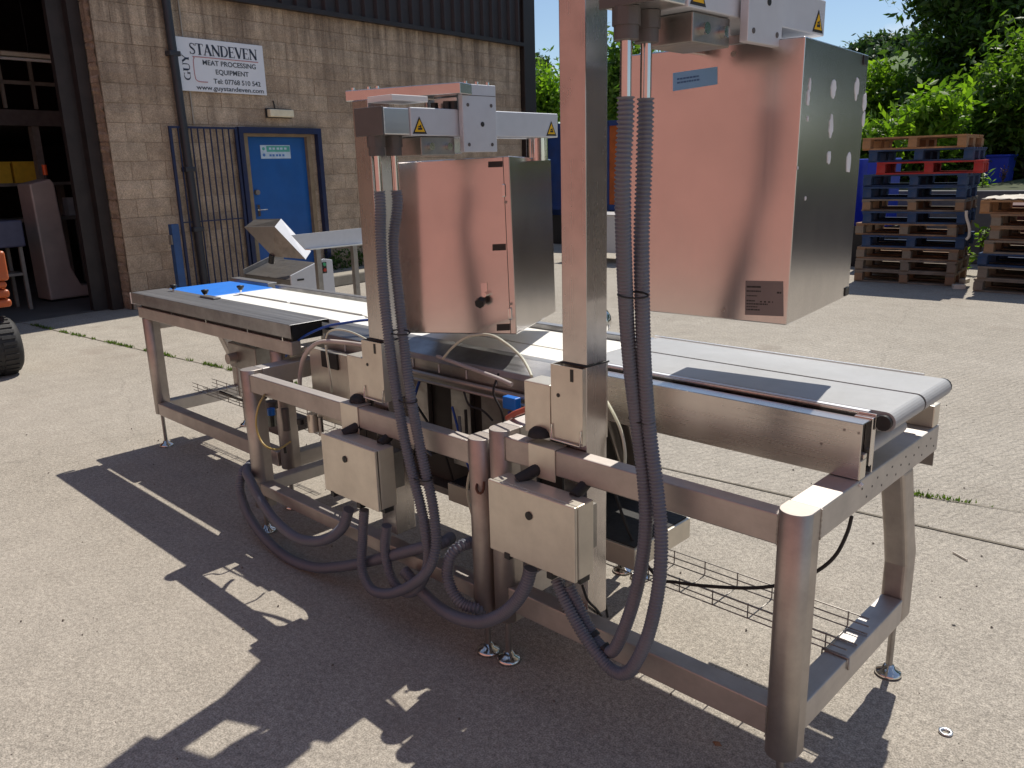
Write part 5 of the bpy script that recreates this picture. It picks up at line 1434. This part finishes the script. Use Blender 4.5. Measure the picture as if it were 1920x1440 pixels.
# hill with its own trees
HD = Vector((-.355,.934,0)); HC = HD*210
q = MB(); n_ = 48; vs = []
for j in range(15):
    for i in range(n_):
        a_ = 2*math.pi*i/n_; r_ = 95*j/14
        z = 23.5*(0.5+0.5*math.cos(math.pi*min(1, j/14)))**.85 - .6
        vs.append((HC.x+r_*1.4*math.cos(a_), HC.y+r_*math.sin(a_), z+ (.5*math.sin(i*.9+j) if 0<j<14 else 0)))
q.add(vs, [(j*n_+i, j*n_+(i+1)%n_, (j+1)*n_+(i+1)%n_, (j+1)*n_+i) for j in range(14) for i in range(n_)], 0, True)
o = q.build('hill', mat('hill_grass', (.075,.12,.035), .95, 0, .3, .2)); o['kind'] = 'structure'
for i, (px, py, d_, r_) in enumerate(((1622,92,185,13),(1649,91,183,18),(1684,96,180,20),(1704,84,190,13),(1650,112,165,15),(1722,80,195,18),(1745,90,190,20),(1600,104,185,12))):
    c = at(px, py, d_); k = d_/FPX
    tree('hill_tree', ['round bluish tree standing alone on the hill crest','tall bluish tree on the hill crest, second from the big box','wide bluish tree in the middle of the hill crest','small tree at the upper end of the hill crest','bluish tree on the slope below the crest trees','hill crest tree partly behind the dark tree','hill crest tree wholly veiled by the dark tree','hill crest tree behind the corner of the big box'][i], 'tree', (c.x,c.y,c.z-r_*k*2.2), tuple(c), (r_*k,r_*k,r_*k*1.15), 70, 26, .62, 50+i, LEAF_F, .25, 3, 'trees on the hill', 1.0, .5)
# weeds
def weed(px, py, t, h, n, label, m=LEAF_B, s=.03, gz=0):
    b = PZ(px, py, gz) if t is None else T(px, py, t)
    b = Vector(b); q = MB(); rq = random.Random(int(px))
    root = thing('weed', label, 'plant', b)
    st = MB()
    for i in range(n):
        a_ = rq.random()*6.28; e = b + Vector((math.cos(a_)*h*.35*rq.random(), math.sin(a_)*h*.35*rq.random(), h*rq.uniform(.5,1)))
        st.tube([b, b*.5+e*.5+Vector((0,0,h*.08)), e], .004, 5)
        for k in range(9):
            f = .25+.75*k/8; p = b*(1-f)+e*f; nrm = Vector((rq.gauss(0,.6), rq.gauss(0,.6), .8)).normalized(); tt = Matrix.Rotation(rq.random()*6.28,3,nrm) @ nrm.orthogonal().normalized(); bb = nrm.cross(tt); z = s*rq.uniform(.7,1.4)
            q.add([p, p+tt*z+bb*z*.45, p+tt*z*2.2, p+tt*z-bb*z*.45], [(0,1,2,3)])
    st.build('stem', BARK, root); q.build('leaves', m, root); return root
weed(1803, 515, None, .42, 7, 'leafy weed growing beside the tall pallet stack', s=.045)
weed(1838, 470, 11.2, .34, 6, 'weed poking out between the short stack and the dark red box', s=.04)
weed(1842, 365, 13.6, .38, 6, 'leafy weed on top of the low grey wall', s=.045)
weed(1880, 345, 14.2, .32, 9, 'dry pinkish weed in front of the blue bin', mat('dry_weed', (.20,.11,.10), .8), .02)
p = BM @ Vector((3.3,-.5,0)); 
for (s_, lab) in ((3.2,'dark weed at the foot of the wall right of the blue door'),(3.7,'dark weed further along the foot of the wall past the door')):
    p = BM @ Vector((s_,-.12,.16)); pxx = 600+int(s_*10)
    root = weed(pxx, 0, None, .3, 6, lab, LEAF_D, .05) if False else None
    q = MB(); vs, fs = leaf_cloud((p.x,p.y,p.z+.14), (.14,.3,.16), 26, 14, .03, pxx, .5, 1, .05); q.add(vs, fs)
    w_ = thing('weed', lab, 'plant', p); q.build('leaves', LEAF_D, w_)
    q = MB()
    for k in range(4): q.tube([p+Vector((0,k*.05-.1,0)), p+Vector((.02,k*.06-.1,.22))], .004, 5)
    q.build('stem', BARK, w_)

# ------------------------------------------------------------------ orange vehicle at the left edge
VX = -7.9
tp = PX(18,650,VX)
vh = thing('orange_vehicle', 'orange yard vehicle with a fat black tyre cut off by the left edge', 'vehicle', (VX,1.2,0))
def wheel(y0, y1, x):
    r = .245; wd = (y1-y0)
    prof = [(.12,0),(.20,0),(.228,.02),(r-.004,.05),(r,.09),(r,wd-.09),(r-.004,wd-.05),(.228,wd-.02),(.20,wd),(.12,wd)]
    q = MB(); q.lathe((x,y1,r), prof, 40, 0, Matrix.Rotation(R(90),4,'X')); w_ = q.build('wheel', RUBBER, vh)
    q = MB()
    for i in range(30):
        a_ = 2*math.pi*i/30; c = Vector((x+math.cos(a_)*(r-.002), 0, r+math.sin(a_)*(r-.002))); d = Vector((-math.sin(a_),0,math.cos(a_)))*.013; o_ = Vector((math.cos(a_),0,math.sin(a_)))*.009
        for (ya, yb) in ((y0+.05,y0+wd*.46),(y0+wd*.54,y1-.05)):
            q.add([c-d+Vector((0,ya,0)),c+d+Vector((0,ya,0)),c+d+Vector((0,yb,0)),c-d+Vector((0,yb,0)),c-d+o_+Vector((0,ya,0)),c+d+o_+Vector((0,ya,0)),c+d+o_+Vector((0,yb,0)),c-d+o_+Vector((0,yb,0))], [(4,5,6,7),(0,1,5,4),(1,2,6,5),(2,3,7,6),(3,0,4,7)])
    q.build('tread_lug', RUBBER, w_)
    q = MB(); q.cyl((x,y0+.02,r), (x,y1-.02,r), .12, 20); q.build('rim', YELLOW, w_)
yr = PX(39,690,VX).y
wheel(yr-.34, yr, VX); wheel(yr-1.5, yr-1.16, VX)
ORG = mat('vehicle_orange', (.42,.085,.018), .45, 0, .15, 6, dirt=.35, dirtc=(.25,.12,.06), ds=8)
q = MB()
for (pxr, ya, yb) in ((9,470,527),(13,527,540),(18,542,558),(22,560,575)):
    a1, b1 = PX(pxr, ya, VX+.12), PX(pxr, yb, VX+.12)
    q.box((VX-.9, yr-1.75, b1.z), (VX+.12, a1.y, a1.z))
q.build('vehicle_body', ORG, vh, .025, 3)
q = MB(); z_ = PX(10,580,VX).z; q.box((VX-.8,yr-1.6,.30), (VX+.05,yr-.10,z_)); q.build('chassis', S_DARK, vh, .01)
q = MB(); q.box((VX-.85,yr-1.65,PX(9,470,VX+.12).z), (VX-.1,yr-.3,1.45)); q.build('hood', ORG, vh, .05, 3)
q = MB()
for (x, y) in ((VX-.1,yr-.35),(VX-.1,yr-1.6),(VX-.85,yr-.35),(VX-.85,yr-1.6)): q.box((x-.03,y-.03,1.4), (x+.03,y+.03,2.0))
q.build('cab_post', BLACK, vh)

# ------------------------------------------------------------------ bits on the ground
p = PZ(1773,1374,0); q = MB(); n_ = 24; prf = [(.0105,.0),(.019,.0),(.019,.006),(.0105,.006),(.0105,.0)]
q.lathe(p, prf, n_); tag(bare(q, 'washer', S_BRIGHT, p), 'small steel washer lying on the concrete at the lower right', 'washer')
a, b = PZ(1787,1035,.006), PZ(1814,1050,.006); q = MB(); q.tube([a, b], .004, 6); tag(bare(q, 'stick', PALE, a), 'thin white stick lying on the concrete right of the machine', 'stick')
q = MB(); rq = random.Random(8)
for i in range(700):
    x, y = rq.uniform(-6,1.2), rq.uniform(.2,6.5); s = rq.choice((.002,.003,.003,.004,.006))
    c = Vector((x,y,s*.5)); vs = [c+Vector(v)*s*rq.uniform(.6,1.2) for v in ((1,0,0),(-1,0,0),(0,1,0),(0,-1,0),(0,0,1),(0,0,-.8))]
    q.add(vs, [(0,2,4),(2,1,4),(1,3,4),(3,0,4),(2,0,5),(1,2,5),(3,1,5),(0,3,5)])
o = q.build('grit', mat('grit', (.17,.145,.12), .9, 0, .4, 60)); tag(o, 'loose grit scattered over the concrete yard', 'grit', kind='stuff')
for (a, b, lab) in ((1788,1173,'dark pebble on the concrete right of the rear foot'),(1345,1395,'pale brown stone in the shadow under the nearest frame')):
    p = PZ(a, b, 0); q = MB(); s = .006 if a > 1500 else .011
    vs = [p+Vector((x*s*1.4,y*s,max(0,z*s*.8)+.0)) for (x,y,z) in ((1,0,.1),(-1,0,.1),(0,1,.1),(0,-1,.1),(.3,.2,1),(-.4,-.1,.8))]
    q.add(vs, [(0,2,4),(2,5,4),(2,1,5),(1,3,5),(3,4,5),(3,0,4)]); tag(bare(q, 'pebble', W_MID if a < 1500 else RUBBER, p), lab, 'pebble')
